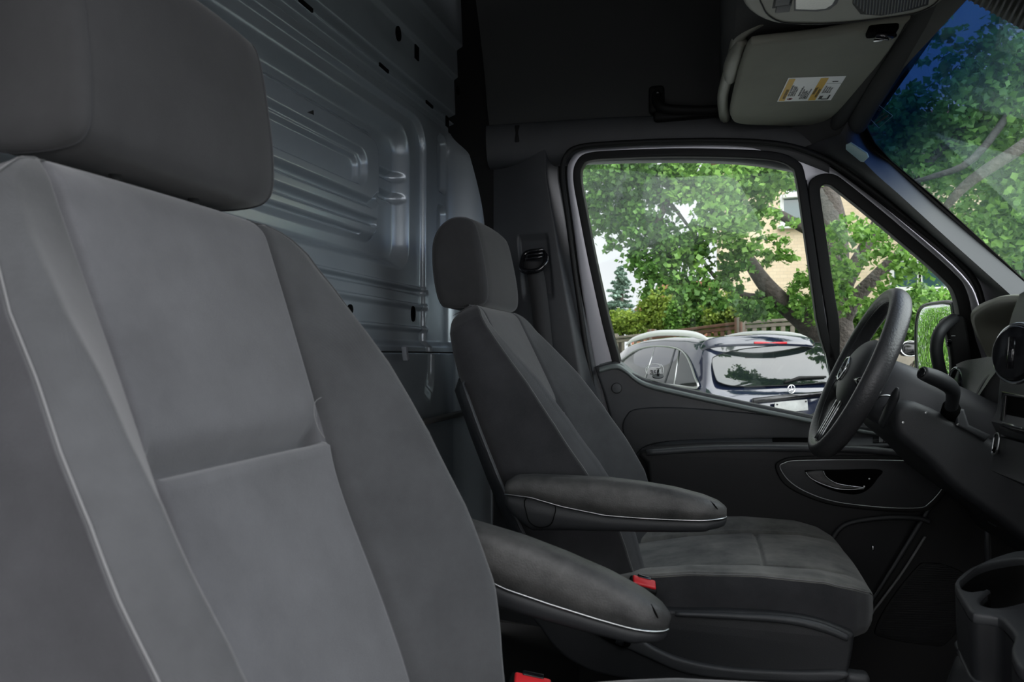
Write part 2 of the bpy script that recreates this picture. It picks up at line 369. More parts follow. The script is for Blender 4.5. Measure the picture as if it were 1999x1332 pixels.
# ---- B-pillar trim (trim_1): column between bulkhead and door
zz = np.linspace(.05, 1.47, 150); tt = np.linspace(0, 1, 90); G = []
def bright(z): return np.interp(z, [.05, .72, 1.10, 1.33, 1.40, 1.47], [-.155, -.285, -.362, -.405, -.408, -.40])
rec = [P(1003, 455), P(1075, 590)]
for z in zz:
    xr = bright(z)-.012; xl = -.615
    row = []
    for t in tt:
        x = xl+(xr-xl)*t
        y = 2.03-.055*np.sin(np.pi*min(1, t*1.05)*.5)+.055*sm(.86, 1.0, t)-.0
        # belt outlet recess
        dx = max(abs(x+.478-.010*(1.08-z)/.1)-.036, 0); dz = max(abs(z-1.075)-.078, 0); d = math.hypot(dx, dz)
        y += .012*(1-sm(.004, .014, d))
        row.append((x, y, z))
    G.append(row)
t1 = thing('trim_1', 'dark moulded pillar cover between bulkhead and driver door', 'trim', (-.5, 2.0, 0)); t1['kind'] = 'structure'
grid('pillar_cover', G, 'plastic_grey', t1)
p = PY(1010, 262, 1.975); rbox('coat_hook', p, (.016, .012, .05), 'plastic_dark', t1, .004)
p = PY(1130, 716, 1.975); rbox('slot', (p[0]-.02, p[1]+.01, p[2]), (.04, .01, .004), 'black_hole', t1, .001)

# ---- driver's belt hanging on that pillar
bt = thing('seat_belt', 'black driver seat belt hanging from its guide loop on the door pillar', 'seat belt', (-.46, 1.96, .4))
loopc = P(1040, 490, c=1.95)
bel = cr([(-.478, 1.955, 1.085), (-.462, 1.947, 1.02), (-.447, 1.943, .90), (-.432, 1.942, .74), (-.42, 1.945, .5), (-.41, 1.95, .35)], 10)
G = [[(q[0]-.024, q[1]-.004, q[2]), (q[0], q[1]-.006, q[2]), (q[0]+.024, q[1]-.002, q[2]), (q[0]+.024, q[1], q[2]), (q[0], q[1]-.003, q[2]), (q[0]-.024, q[1]-.001, q[2])] for q in bel]
grid('webbing', G, 'belt', bt, closed_u=True, cap=True)
for i in range(3):
    rbox('webbing_fold', (-.470+.003*i, 1.943-.002*i, 1.093+.010*i), (.05-.003*i, .014, .009), 'gloss_black', bt, .003, Matrix.Rotation(-.15, 3, 'Y'))
tube('guide_loop', [(-.507, 1.952, 1.085), (-.505, 1.942, 1.062), (-.48, 1.935, 1.055), (-.452, 1.935, 1.06), (-.437, 1.94, 1.08), (-.440, 1.95, 1.105), (-.47, 1.96, 1.115), (-.50, 1.96, 1.108)], .0075, 'gloss_black', bt, closed=True, smooth_n=6)

# ================================================================== DRIVER DOOR
ND = (0, 1, .12); CD = 2.05+.12*.75        # plane of the door frame: leans inwards with height
def DP(u, v, off=0): return P(u, v, ND, CD+off)
d1 = thing('door_1', 'driver door with silver window frame, dark trim panel and pull handle', 'door', (.1, 2.05, 0)); d1['kind'] = 'structure'
outer = [DP(u, v) for u, v in [(1222, 900), (1175, 790), (1140, 600), (1118, 440), (1106, 345), (1112, 312), (1135, 293), (1200, 286), (1320, 281), (1440, 281), (1530, 290), (1590, 309), (1650, 345), (1760, 430), (1880, 535), (1915, 600), (1935, 700), (1930, 900)]]
win = [DP(u, v) for u, v in [(1236, 790), (1196, 690), (1160, 540), (1136, 420), (1124, 350), (1130, 318), (1152, 303), (1220, 298), (1320, 295), (1440, 297), (1515, 303), (1552, 318), (1566, 345), (1583, 460), (1605, 620), (1625, 800), (1400, 860)]]
qwin = [DP(u, v) for u, v in [(1650, 760), (1618, 620), (1592, 450), (1582, 372), (1592, 350), (1622, 345), (1655, 366), (1760, 452), (1850, 530), (1880, 570), (1892, 640), (1895, 760)]]
plate('frame', outer, .04, 'paint_silver', d1, holes=[win, qwin], bevel=.008, axis=(0, 1, .12), smooth_n=[5, 5, 5], res=3)
def shrink(L, k, d=0.0):
    L = np.array(L); Lr = cr(L, 5, True); n = len(Lr); T = np.roll(Lr, -1, 0)-np.roll(Lr, 1, 0); T /= np.linalg.norm(T, axis=1)[:, None]
    ax = np.array(ND)/np.linalg.norm(ND); Nn = np.cross(T, ax); c = Lr.mean(0)
    s = np.sign(((c-Lr)*Nn).sum(1).mean()); return Lr+Nn*s*k+ax*d
def ring(name, L, k0, k1, d, th, m, parent):
    return plate(name, shrink(L, k0, d), th, m, parent, holes=[shrink(L, k1, d)], bevel=.003, axis=(0, 1, .12))
ring('window_seal', win, -.006, .016, -.012, .04, 'seal', d1)
ring('window_seal', qwin, -.006, .022, -.012, .04, 'seal', d1)
wn = plate('window_1', shrink(win, .004, .02), .004, 'glass_side', None, bevel=.0005, axis=(0, 1, .12)); struct(wn)
wn = plate('window_2', shrink(qwin, .004, .02), .004, 'glass_side', None, bevel=.0005, axis=(0, 1, .12)); struct(wn)
gs = [P(u, v, ND, CD+.018) for u, v in [(1262, 731), (1260, 722), (1264, 714), (1268, 713)]]
tk = tube('toll_tag', gs, .0014, 'label_white', d1, n=5, smooth_n=3); tube('toll_tag', [P(u, v, ND, CD+.018) for u, v in [(1288, 713), (1292, 714), (1295, 722), (1293, 731)]], .0014, 'label_white', d1, n=5, smooth_n=3)
tube('toll_tag', [P(u, v, ND, CD+.018) for u, v in [(1267, 716), (1271, 712), (1278, 711), (1286, 712), (1289, 716)]], .0012, 'label_white', d1, n=5, smooth_n=3)
plate('toll_tag', [P(u, v, ND, CD+.018) for u, v in [(1264, 731), (1264, 720), (1269, 717), (1287, 717), (1291, 720), (1291, 731)]], .0006, 'label_white', d1, bevel=.0001, axis=(0, 1, .12))
text('tag_word', 'Tag', .020, P(1290, 729, ND, CD+.0165), (-1, 0, 0), (0, -.12, 1), 'ink', tk, .0002)
# bright strip on the divider between the two panes
a = [DP(1572, 352, -.006), DP(1582, 460, -.006), DP(1600, 600, -.006), DP(1630, 790, -.006)]
tube('divider_strip', a, .0045, 'chrome', d1, n=8, smooth_n=6)
# seal strip between door and pillar, from roof to sill
tube('door_seal', [DP(u, v, -.03) for u, v in [(1222, 900), (1166, 790), (1132, 600), (1110, 440), (1098, 345), (1104, 306), (1130, 287), (1200, 280), (1320, 275), (1440, 275), (1532, 283), (1592, 302), (1655, 337), (1768, 424), (1888, 528), (1920, 600), (1938, 690)]], .007, 'seal', d1, n=8, smooth_n=5)
# upper trim panel with the curved shoulder line
up_pts = [PY(u, v, 2.02) for u, v in [(1160, 716), (1200, 706), (1214, 712), (1232, 727), (1262, 741), (1330, 757), (1430, 779), (1530, 800), (1640, 822), (1800, 850), (1900, 860), (1900, 1300), (1270, 1300), (1235, 1050), (1215, 905), (1178, 770)]]
plate('upper_panel', up_pts, .035, 'plastic_grey', d1, bevel=.009, axis=(0, 1, 0), res=4)
sh = [PY(u, v, 2.016) for u, v in [(1166, 715), (1202, 709), (1218, 717), (1238, 733), (1266, 746), (1330, 762), (1430, 784), (1530, 805), (1640, 827), (1800, 855)]]
so = [(1170, 713), (1202, 706), (1222, 715), (1240, 730), (1266, 743), (1330, 759), (1430, 781), (1530, 802), (1640, 824), (1800, 852)]
rows = []
for t, dv, y in ((0, -3, 2.048), (.3, 1, 2.035), (.7, 6, 2.014), (1, 11, 2.004), (1, 14, 2.010), (1, 16, 2.02)): rows.append(cr([PY(u, v+dv, y) for u, v in so], 6))
grid('shoulder', rows, 'sill', d1)
p = PY(1204, 758, 2.018); disc('screw_cap', p, (0, -1, 0), .0135, .003, 'plastic_grey', d1, bevel=.001)
p = PY(1204, 758, 2.019); disc('cap_groove', p, (0, -1, 0), .0155, .002, 'seal', d1, bevel=.0003)
p = PY(1284, 738, 2.03); disc('lock_collar', (p[0], p[1]+.01, p[2]+.003), (0, -.4, 1), .016, .003, 'plastic_grey', d1, bevel=.001)
tube('lock_button', [(p[0], p[1]+.012, p[2]), (p[0]+.001, p[1]+.012, p[2]+.022)], .0035, 'gloss_black', d1)
# scooped recess in the upper panel
sc_ = [PY(u, v, 2.012) for u, v in [(1215, 842), (1222, 812), (1246, 798), (1330, 796), (1480, 808), (1640, 826), (1800, 850), (1800, 872), (1560, 858), (1330, 862), (1262, 872), (1236, 890)]]
plate('scoop', sc_, .012, 'plastic', d1, bevel=.005, axis=(0, 1, 0), smooth_n=5, res=4)
# lower panel, standing proud, its top edge is the armrest ledge
Ly = 1.905
lp = [PY(u, v, Ly) for u, v in [(1262, 905), (1246, 892), (1250, 880), (1272, 874), (1400, 868), (1560, 868), (1700, 872), (1800, 884), (1900, 905), (1880, 960), (1840, 940), (1690, 1195), (1640, 1290), (1300, 1290), (1280, 1100)]]
plate('lower_panel', lp, .065, 'door_low', d1, bevel=.012, axis=(0, 1, 0), res=4)
led = [(x, y, z) for x, y, z in [PY(1262, 884, Ly-.002), PY(1400, 876, Ly-.002), PY(1560, 876, Ly-.002), PY(1700, 880, Ly-.002), PY(1810, 895, Ly-.002)]]
tube('ledge_edge', led, .0085, 'plastic_grey', d1, n=10, smooth_n=6)
# switch panel on the ledge top
far_ = cr([PY(u, v, 2.022) for u, v in [(1262, 874), (1300, 862), (1400, 856), (1560, 855), (1700, 852), (1800, 862), (1860, 872)]], 5)
near_ = cr([PY(u, v, Ly+.004) for u, v in [(1262, 886), (1300, 876), (1400, 872), (1560, 872), (1700, 875), (1800, 888), (1860, 902)]], 5)
grid('ledge_top', [[f*(1-t)+n*t+np.array([0, 0, -.0]) for f, n in zip(far_, near_)] for t in np.linspace(0, 1, 4)]+[[n-np.array([0, -.004, .03]) for n in near_]], 'plastic_grey', d1, auto=50)
LP = lambda u, t, dz=.002: (lambda f, n: f*(1-t)+n*t+np.array([0, 0, dz]))(PY(u, 854, 2.022), PY(u, 874, Ly+.004))
def quad(name, u0, u1, t0, t1, m, par, dz): 
    q = [LP(u0, t0, dz), LP(u1, t0, dz), LP(u1, t1, dz), LP(u0, t1, dz)]; lo_ = [p-np.array([0, 0, .004]) for p in q]
    return fix_normals(mk(name, q+lo_, [(0, 1, 2, 3), (4, 7, 6, 5), (0, 4, 5, 1), (1, 5, 6, 2), (2, 6, 7, 3), (3, 7, 4, 0)], m, par, False))
quad('storage_slot', 1508, 1640, .12, .62, 'black_hole', d1, .002); quad('switch_panel', 1655, 1800, .1, .9, 'plastic_grey', d1, .003)
sw = quad('window_switch', 1704, 1736, .2, .72, 'gloss_black', d1, .005)
quad('switch_button', 1716, 1724, .25, .7, 'satin', sw, .009); quad('switch_button', 1726, 1734, .25, .7, 'satin', sw, .009)
# belt of moulding below the ledge + handle bezel
bz = [PY(u, v, Ly-.001) for u, v in [(1522, 912), (1530, 903), (1560, 898), (1700, 897), (1840, 903), (1852, 915), (1838, 950), (1812, 980), (1790, 990), (1720, 989), (1630, 978), (1575, 960), (1540, 938)]]
bzo = [PY(u, v, Ly-.003) for u, v in [(1513, 912), (1524, 898), (1560, 891), (1700, 890), (1850, 896), (1864, 912), (1848, 956), (1818, 990), (1792, 999), (1718, 997), (1626, 986), (1568, 967), (1530, 944)]]
plate('bezel_rim', bzo, .010, 'plastic_dark', d1, holes=[bz], bevel=.003, axis=(0, -1, 0), smooth_n=[5, 5])
bzl = cr(np.array(bz), 5, True); bzl[:, 1] = Ly-.012; tube('bezel_edge', bzl, .0012, 'satin', d1, n=6, closed=True)
plate('bezel', [(a, Ly-.004, c) for a, b, c in bz], .004, 'plastic', d1, bevel=.001, axis=(0, -1, 0), smooth_n=5)
hb = [PY(u, v, Ly-.008) for u, v in [(1572, 922), (1578, 918), (1640, 917), (1718, 917), (1712, 935), (1695, 955), (1672, 965), (1640, 962), (1605, 950), (1585, 937)]]
plate('handle_bowl', [(a, Ly-.009, c) for a, b, c in hb], .002, 'black_hole', d1, bevel=.0005, axis=(0, -1, 0), smooth_n=5)
hd = [PY(u, v, Ly-.014) for u, v in [(1574, 922), (1606, 919), (1614, 932), (1634, 944), (1660, 949), (1688, 953), (1660, 956), (1630, 953), (1600, 943), (1582, 932)]]
plate('pull_handle', [(a, Ly-.02, c) for a, b, c in hd], .012, 'leather', d1, bevel=.004, axis=(0, 1, 0), smooth_n=5, res=3)
e = [PY(u, v, Ly-.026) for u, v in [(1607, 920), (1614, 932), (1634, 944), (1660, 949), (1690, 953)]]; tube('handle_edge', e, .001, 'chrome', d1, n=6, smooth_n=5)
e = [PY(u, v, Ly-.026) for u, v in [(1573, 922), (1582, 933), (1602, 944), (1632, 954), (1662, 956), (1688, 953)]]; tube('handle_edge', e, .0013, 'satin', d1, n=6, smooth_n=5)
for (u, v) in [(1697, 935), (1687, 950)]: disc('lock_symbol', PY(u, v, Ly-.011), (0, -1, 0), .002, .001, 'satin', d1, n=12, bevel=.0002)
e = [PY(u, v, Ly-.005) for u, v in [(1700, 970), (1760, 971), (1790, 962), (1805, 940)]]; tube('bezel_scoop', e, .003, 'plastic', d1, n=8, smooth_n=6)
# map pocket lip
e = [PY(u, v, Ly-.01) for u, v in [(1620, 1060), (1650, 1025), (1720, 1012), (1790, 1012), (1815, 1020)]]; tube('pocket_lip', e, .006, 'plastic', d1, n=8, smooth_n=6)
rbox('pocket_screw', PY(1704, 1070, Ly-.004), (.006, .006, .012), 'satin', d1, .002)

# ---- door_sill side trim: kick panel with speaker grille in front of the door
kp = [PY(u, v, 1.93) for u, v in [(1848, 925), (1820, 985), (1760, 1085), (1690, 1195), (1640, 1290), (1600, 1400), (2100, 1400), (2100, 925)]]
t2 = thing('trim_2', 'black footwell side panel with woven speaker grille ahead of driver door', 'trim', (.6, 1.93, 0)); t2['kind'] = 'structure'
plate('kick_panel', kp, .03, 'plastic_dark', t2, bevel=.006, axis=(0, 1, 0))
e = [PY(u, v, 1.925) for u, v in [(1850, 925), (1820, 982), (1758, 1083), (1690, 1190), (1640, 1288)]]; tube('opening_edge', e, .006, 'plastic_grey', t2, n=8, smooth_n=5)
e = [PY(u, v, 1.922) for u, v in [(1806, 1048), (1760, 1120), (1700, 1200)]]; tube('sill_edge', e, .003, 'piping', t2, n=8, smooth_n=5)
gl = [PY(u, v, 1.925) for u, v in [(1790, 1108), (1810, 1100), (1850, 1105), (1890, 1130), (1890, 1200), (1850, 1255), (1820, 1262), (1720, 1245), (1710, 1225), (1740, 1170)]]
plate('speaker_grille', gl, .006, 'plastic_dark', t2, bevel=.002, axis=(0, 1, 0), smooth_n=4)
V, F = [], []
for k in range(44):
    v = 1104+k*3.5; pts = []
    L = np.array([[1790, 1108], [1810, 1100], [1850, 1105], [1890, 1130], [1890, 1200], [1850, 1255], [1820, 1262], [1720, 1245], [1710, 1225], [1740, 1170]], float)
    xs = []
    for (a, b), (c, d) in zip(L, np.roll(L, -1, 0)):
        if (b-v)*(d-v) < 0: xs.append(a+(c-a)*(v-b)/(d-b))
    if len(xs) >= 2:
        p0 = PY(min(xs)+4, v, 1.925); p1 = PY(max(xs)-4, v-3, 1.925); n0 = len(V)
        for p in (p0, p1):
            for dz, dy in ((-.0011, 0), (0, -.0022), (.0011, 0)): V.append((p[0], 1.926+dy, p[2]+dz))
        F += [(n0, n0+1, n0+4, n0+3), (n0+1, n0+2, n0+5, n0+4)]
mk('grille_ribs', V, F, 'plastic', t2, False)

# ================================================================== OVERHEAD: shelf, visor, console, windshield
sl = 1.18; NW = (sl, 0, 1); CW = sl*.37+1.40           # windshield plane
def WP(u, v, off=0): return P(u, v, NW, CW+off)
hs = thing('trim_3', 'moulded dark overhead shelf lining above the windshield', 'trim', (.2, 1.2, 1.45)); hs['kind'] = 'structure'
Gs = []
for y in np.linspace(.2, 1.98, 40):
    yy = 1-sm(1.80, 1.985, y)
    pr_ = [(.035, 1.95), (.03, 1.56), (.035, 1.47+.0*yy), (.05, 1.445), (.20, 1.447), (.31, 1.435), (.345, 1.42), (.372, 1.404), (.40, 1.404), (.42, 1.46), (.42, 1.7)]
    Gs.append([(a, y, b) for a, b in pr_])
grid('shelf_lining', Gs, 'headliner', hs, auto=50)
e = [(.045, 1.975, 1.452), (.04, 1.90, 1.436), (.035, 1.75, 1.438), (.05, 1.58, 1.444), (.062, 1.47, 1.452), (.10, 1.42, 1.458)]
tube('shelf_rim', e, .013, 'console_plastic', hs, smooth_n=8)
tube('visor_clamp_rim', [(.048, 1.66, 1.438), (.052, 1.55, 1.436), (.066, 1.47, 1.44)], [.012, .018, .016, .01], 'console_plastic', hs, smooth_n=8)
tube('header_roll', [(.355, 1.93, 1.395), (.36, 1.80, 1.408), (.37, 1.55, 1.418), (.38, 1.2, 1.425), (.385, .8, 1.425)], .026, 'headliner', hs, n=14, smooth_n=6)
tube('header_roll', [(.31, 1.95, 1.40), (.325, 1.80, 1.418), (.335, 1.55, 1.432), (.345, 1.2, 1.44), (.35, .8, 1.44)], .018, 'headliner', hs, n=14, smooth_n=6)
# visor
zv = 1.42
vz = thing('sun_visor', 'charcoal sun visor folded up above the driver, carrying a warning sticker', 'sun visor', PZ(1560, 150, zv))
vo = [PZ(u, v, zv-.012) for u, v in [(1463, 92), (1480, 86), (1600, 72), (1762, 44), (1768, 52), (1735, 105), (1690, 160), (1640, 218), (1612, 238), (1580, 246), (1500, 247), (1440, 243), (1427, 232), (1425, 215), (1440, 150), (1455, 105)]]
plate('visor_board', vo, .020, 'visor_vinyl', vz, bevel=.009, axis=(0, 0, 1), smooth_n=3, res=4)
c0 = PZ(1722, 66, zv-.02); rbox('clip_mount', (c0[0], c0[1], c0[2]+.006), (.05, .032, .014), 'black_hole', vz, .005)
tube('clip_pin', [(c0[0]-.012, c0[1]-.008, c0[2]-.004), (c0[0]+.01, c0[1]-.004, c0[2]-.008), (c0[0]+.022, c0[1]+.003, c0[2]-.004)], [.006, .007, .004], 'gloss_black', vz)
rbox('clip_glint', (c0[0]-.004, c0[1]+.012, c0[2]-.006), (.016, .004, .004), 'chrome', vz, .001)
# warning sticker: text runs across the visor
la, lb, lc, ld_ = [PZ(u, v, zv-.0125) for u, v in [(1517, 198), (1539, 152), (1652, 148), (1622, 195)]]
Ux = (lc-lb)/np.linalg.norm(lc-lb); Vy = (lb-la)/np.linalg.norm(lb-la); Wd = np.linalg.norm(lc-lb); Hd = np.linalg.norm(lb-la)
zoff = np.array([0, 0, -.0006])
stk = plate('sticker', [la, lb, lc, ld_], .0008, 'label_white', vz, bevel=.0001, axis=(0, 0, -1))
def onlab(a, b, c, d, m, name, dz=-.0012):   # fractions of sticker
    q = lambda s, t: la+(ld_-la)*s+(lb-la)*t+np.array([0, 0, dz])
    return mk(name, [q(a, b), q(c, b), q(c, d), q(a, d)], [(0, 1, 2, 3)], m, stk, False)
onlab(.02, .03, .13, .97, 'label_yellow', 'warning_band'); onlab(.565, .03, .70, .97, 'label_yellow', 'warning_band')
def vtext(s, frac, t0, size, m='ink'):
    o = la+(ld_-la)*frac+(lb-la)*t0+np.array([0, 0, -.0016])
    # read from the driver's seat: letters run along +Y, tops towards the rear
    text('printed_line', s, size, o, (lb-la)/Hd, -(ld_-la)/np.linalg.norm(ld_-la), m, stk, .0001)
vtext('AVERTISSEMENT', .115, .12, .0085); vtext('WARNING', .62, .30, .009); vtext('AVERTISSEMENT', .69, .16, .0075)
for f, t, n_ in [(.17, .25, 'NEVER USE A REARWARD'), (.205, .25, 'facing child seat on a seat'), (.235, .25, 'protected by an airbag in'), (.27, .25, 'front of it. Death or'), (.36, .25, 'NE JAMAIS UTILISER un'), (.40, .1, 'siege d enfant oriente vers'), (.43, .1, 'l arriere sur un siege'), (.46, .1, 'protege par un coussin'), (.49, .1, 'gonflable a l avant.'), (.52, .1, 'risque de mort ou blessure'), (.76, .35, 'Keep clear of area'), (.80, .35, 'Children can be'), (.84, .35, 'killed or injured'), (.88, .35, 'by the air bag')]:
    vtext(n_, f, t, .0058)
q = la+(ld_-la)*.21+(lb-la)*.12; disc('no_sign', q+np.array([0, 0, -.001]), (0, 0, -1), .006, .0004, 'ink_red', stk, n=20, bevel=.0001, hole=.0045)
onlab(.19, .08, .24, .16, 'ink', 'pictogram'); onlab(.80, .05, .93, .09, 'ink', 'pictogram'); onlab(.90, .05, .93, .25, 'ink', 'pictogram'); onlab(.74, .06, .80, .22, 'ink', 'pictogram')
onlab(.72, .74, .98, .75, 'ink', 'pictogram'); onlab(.80, .80, .90, .84, 'ink', 'pictogram')
# grab handle
gh = thing('grab_handle', 'black grab handle on the lining above the driver door', 'grab handle', PY(1330, 220, 1.95))
tube('grip', [PY(u, v, yv) for u, v, yv in [(1283, 178, 1.97), (1284, 200, 1.945), (1300, 212, 1.93), (1360, 215, 1.93), (1405, 214, 1.93)]], [.016, .015, .013, .012, .013], 'plastic_dark', gh, smooth_n=6)
rbox('mount', PY(1282, 196, 1.965), (.042, .03, .075), 'plastic_dark', gh, .010)
rbox('base', PY(1350, 222, 1.962), (.20, .03, .03), 'plastic_dark', gh, .010)
disc('mount_screw', PY(1284, 182, 1.945), (0, -1, 0), .003, .002, 'satin', gh, n=12, bevel=.0003)
# console with reading lamp
cz = 1.395
cc = thing('overhead_console', 'grey overhead console with dome lamp, switches and ribbed speaker', 'overhead console', PZ(1600, 0, cz))
co_ = [PZ(u, v, cz) for u, v in [(1438, -30), (1448, 5), (1462, 25), (1490, 42), (1530, 51), (1600, 53), (1680, 47), (1760, 36), (1810, 24), (1842, 4), (1860, -30), (1860, -260), (1438, -260)]]
plate('housing', co_, .05, 'console_plastic', cc, bevel=.012, axis=(0, 0, 1), res=4, smooth_n=2)
ci = [PZ(u, v, cz-.001) for u, v in [(1482, -20), (1488, 10), (1500, 30), (1525, 43), (1560, 46), (1640, 45), (1760, 31), (1805, 19), (1832, 0), (1840, -30), (1840, -240), (1482, -240)]]
cil = cr(np.array(ci), 3, True); tube('panel_gap', cil, .0012, 'seal', cc, n=6, closed=True)
ln = [PZ(u, v, cz-.003) for u, v in [(1553, -40), (1553, 19), (1590, 20), (1612, 18), (1625, 10), (1634, -5), (1636, -40)]]
plate('lamp_lens', ln, .008, 'lens', cc, bevel=.002, axis=(0, 0, 1)); plate('lamp_bezel', [PZ(u, v, cz-.0015) for u, v in [(1550, -40), (1550, 22), (1596, 23), (1620, 19), (1634, 8), (1641, -8), (1642, -40)]], .004, 'plastic_grey', cc, bevel=.001, axis=(0, 0, 1))
for v0, v1 in [(-12, 5), (8, 19)]: 
    a, b = PZ(1516, v0, cz), PZ(1541, v1, cz); rbox('lamp_switch', ((a[0]+b[0])/2, (a[1]+b[1])/2, cz-.001), (abs(b[0]-a[0]), abs(b[1]-a[1]), .006), 'plastic_grey', cc, .0015)
rbox('switch_recess', (*PZ(1528, 4, cz)[:2], cz+.0015), (.03, .036, .004), 'seal', cc, .001)
V, F = [], []
for k in range(24):
    u = 1668+k*6.0; bot = 30-abs(k-9)*.2 - max(0, (4-k))*5 - max(0, k-12)*1.6
    a, b = PZ(u, bot, cz-.002), PZ(u+6+k*.4, -60, cz-.002); n0 = len(V)
    for p in (a, b):
        for dx, dz in ((-.0025, 0), (0, -.002), (.0025, 0)): V.append((p[0]+dx, p[1], cz+.0005+dz))
    F += [(n0, n0+1, n0+4, n0+3), (n0+1, n0+2, n0+5, n0+4)]
sg = plate('speaker_recess', [PZ(u, v, cz-.0004) for u, v in [(1664, -60), (1664, 8), (1680, 28), (1720, 31), (1780, 20), (1812, 10), (1822, -60)]], .001, 'plastic_dark', cc, bevel=.0002, axis=(0, 0, 1))
mk('speaker_ribs', V, F, 'plastic_grey', sg, False)

# windshield
gw = [np.array([.385, .30, CW-sl*.385])]+[WP(u, v) for u, v in [(1900, -40), (1830, 30), (1700, 195), (1688, 225), (1690, 255), (1706, 284), (1740, 318), (1830, 395), (2040, 590), (2500, 1000)]]+[np.array([.99, .30, CW-sl*.99])]
ws = plate('window_3', gw, .005, 'glass_wind', None, bevel=.0005, axis=(sl, 0, 1)); struct(ws)
fo = [WP(u, v, -.004) for u, v in [(1890, -60), (1812, 25), (1690, 180), (1664, 225), (1668, 262), (1690, 295), (1728, 330), (1820, 410), (2030, 610), (2500, 1050)]]
fi = [WP(u, v, -.004) for u, v in [(1905, -20), (1850, 40), (1770, 126), (1700, 203), (1690, 228), (1693, 252), (1708, 280), (1740, 315), (1830, 391), (2040, 585), (2500, 990)]]
plate('frit_band', fo+fi[::-1], .002, 'seal', ws, bevel=.0003, axis=(sl, 0, 1)); bpy.data.objects['frit_band'].parent = ws
# sticker on the glass
sq = [WP(u, v, -.008) for u, v in [(1694, 227), (1714, 204), (1743, 226), (1716, 250)]]
o = tube('glass_label', sq, .0004, 'badge_grey', ws, n=5, closed=True)
pc = WP(1715, 213, -.008); disc('glass_label', pc, (-sl, 0, -1), .006, .0004, 'ink', ws, n=20, bevel=.0001, hole=.005)
for i in range(6):
    a = WP(1707+i*1.5, 232-i*.5+i, -.008); 
tube('glass_print', [WP(1712, 240, -.008), WP(1733, 226, -.008)], .0022, 'ink', ws, n=5); tube('glass_print', [WP(1706, 236, -.008), WP(1728, 220, -.008)], .0012, 'ink', ws, n=5)
# ribbed mirror-foot cover at the top centre
mc = thing('sensor_cover', 'black ribbed sensor cover at the top centre of the windshield', 'cover', WP(1960, -20, -.03))
V, F = [], []
cv = [WP(u, v, -.02) for u, v in [(1868, -60), (1884, -2), (1999, 62), (2060, 96), (2150, -60)]]
plate('cover_body', cv, .02, 'plastic_dark', mc, bevel=.004, axis=(sl, 0, 1))
for k in range(16):
    a, b = WP(1895+k*12, -20+k*7, -.042), WP(1905+k*12, -70+k*7, -.042)
    a = WP(1893+k*11, 0+k*6, -.03); b = WP(1925+k*11, -60+k*6, -.03)
    tube('cover_rib', [a, b], .0025, 'plastic_grey', mc, n=6)

# A-pillar trim (trim_4)
E1 = [P(u, v, ND, CD+.0) for u, v in [(1556, 292), (1600, 302), (1660, 337), (1770, 424), (1890, 530), (1925, 600), (1945, 690), (1955, 760)]]
E2 = [PY(u, v, y) for u, v, y in [(1640, 262, 1.91), (1700, 330, 1.86), (1760, 384, 1.845), (1850, 466, 1.84), (1973, 576, 1.84), (2050, 650, 1.84), (2100, 720, 1.84), (2120, 800, 1.84)]]
E3 = [WP(u, v, -.01) for u, v in [(1676, 232), (1690, 280), (1740, 322), (1830, 402), (2010, 560), (2100, 640), (2200, 730), (2300, 800)]]
E3[0] = WP(1668, 215, -.012)
n_ = 7
A1, A2, A3 = cr(E1, n_), cr(E2, n_), cr(E3, n_); G = []
for a, b, c in zip(A1, A2, A3):
    ab = [a+(b-a)*t for t in np.linspace(0, 1, 6)]; bc = [b+(c-b)*t for t in np.linspace(0, 1, 6)][1:]
    G.append(ab+bc)
t4 = thing('trim_4', 'grey two-faceted windshield pillar cover on the driver side', 'trim', (.5, 1.95, .9)); t4['kind'] = 'structure'
grid('pillar_cover', G, 'pillar', t4, auto=25)
nb = np.cross(np.array(E2[1])-np.array(E1[1]), np.array(E2[3])-np.array(E2[1])); nb /= np.linalg.norm(nb); nb *= -np.sign(nb@(np.array(E2[1])-CAM))
bq = [P(u, v, nb, nb@(np.array(E2[1])+nb*.002)) for u, v in [(1653, 281), (1662, 277), (1694, 298), (1697, 306), (1688, 315), (1682, 314), (1653, 290)]]
plate('airbag_badge', bq, .004, 'badge_grey', t4, bevel=.0015, axis=tuple(nb))
# roof corner filler between lining border, shelf and pillar
fc = [(.0, 1.99, 1.47), (.32, 2.0, 1.40), (.33, 1.93, 1.41), (.30, 1.985, 1.34), (.10, 1.985, 1.39)]
G = []
top = [(.03, 1.97, 1.455), (.12, 1.972, 1.45), (.22, 1.955, 1.43), (.33, 1.90, 1.40)]
mid = [(.03, 1.975, 1.43), (.12, 1.978, 1.415), (.22, 1.972, 1.395), (.33, 1.935, 1.37)]
bot = [(.03, 1.98, 1.38), (.12, 1.98, 1.365), (.225, 1.985, 1.335), (.32, 1.975, 1.30)]
grid('corner_lining', [cr(top, 5), cr(mid, 5), cr(bot, 5)], 'headliner', t4)
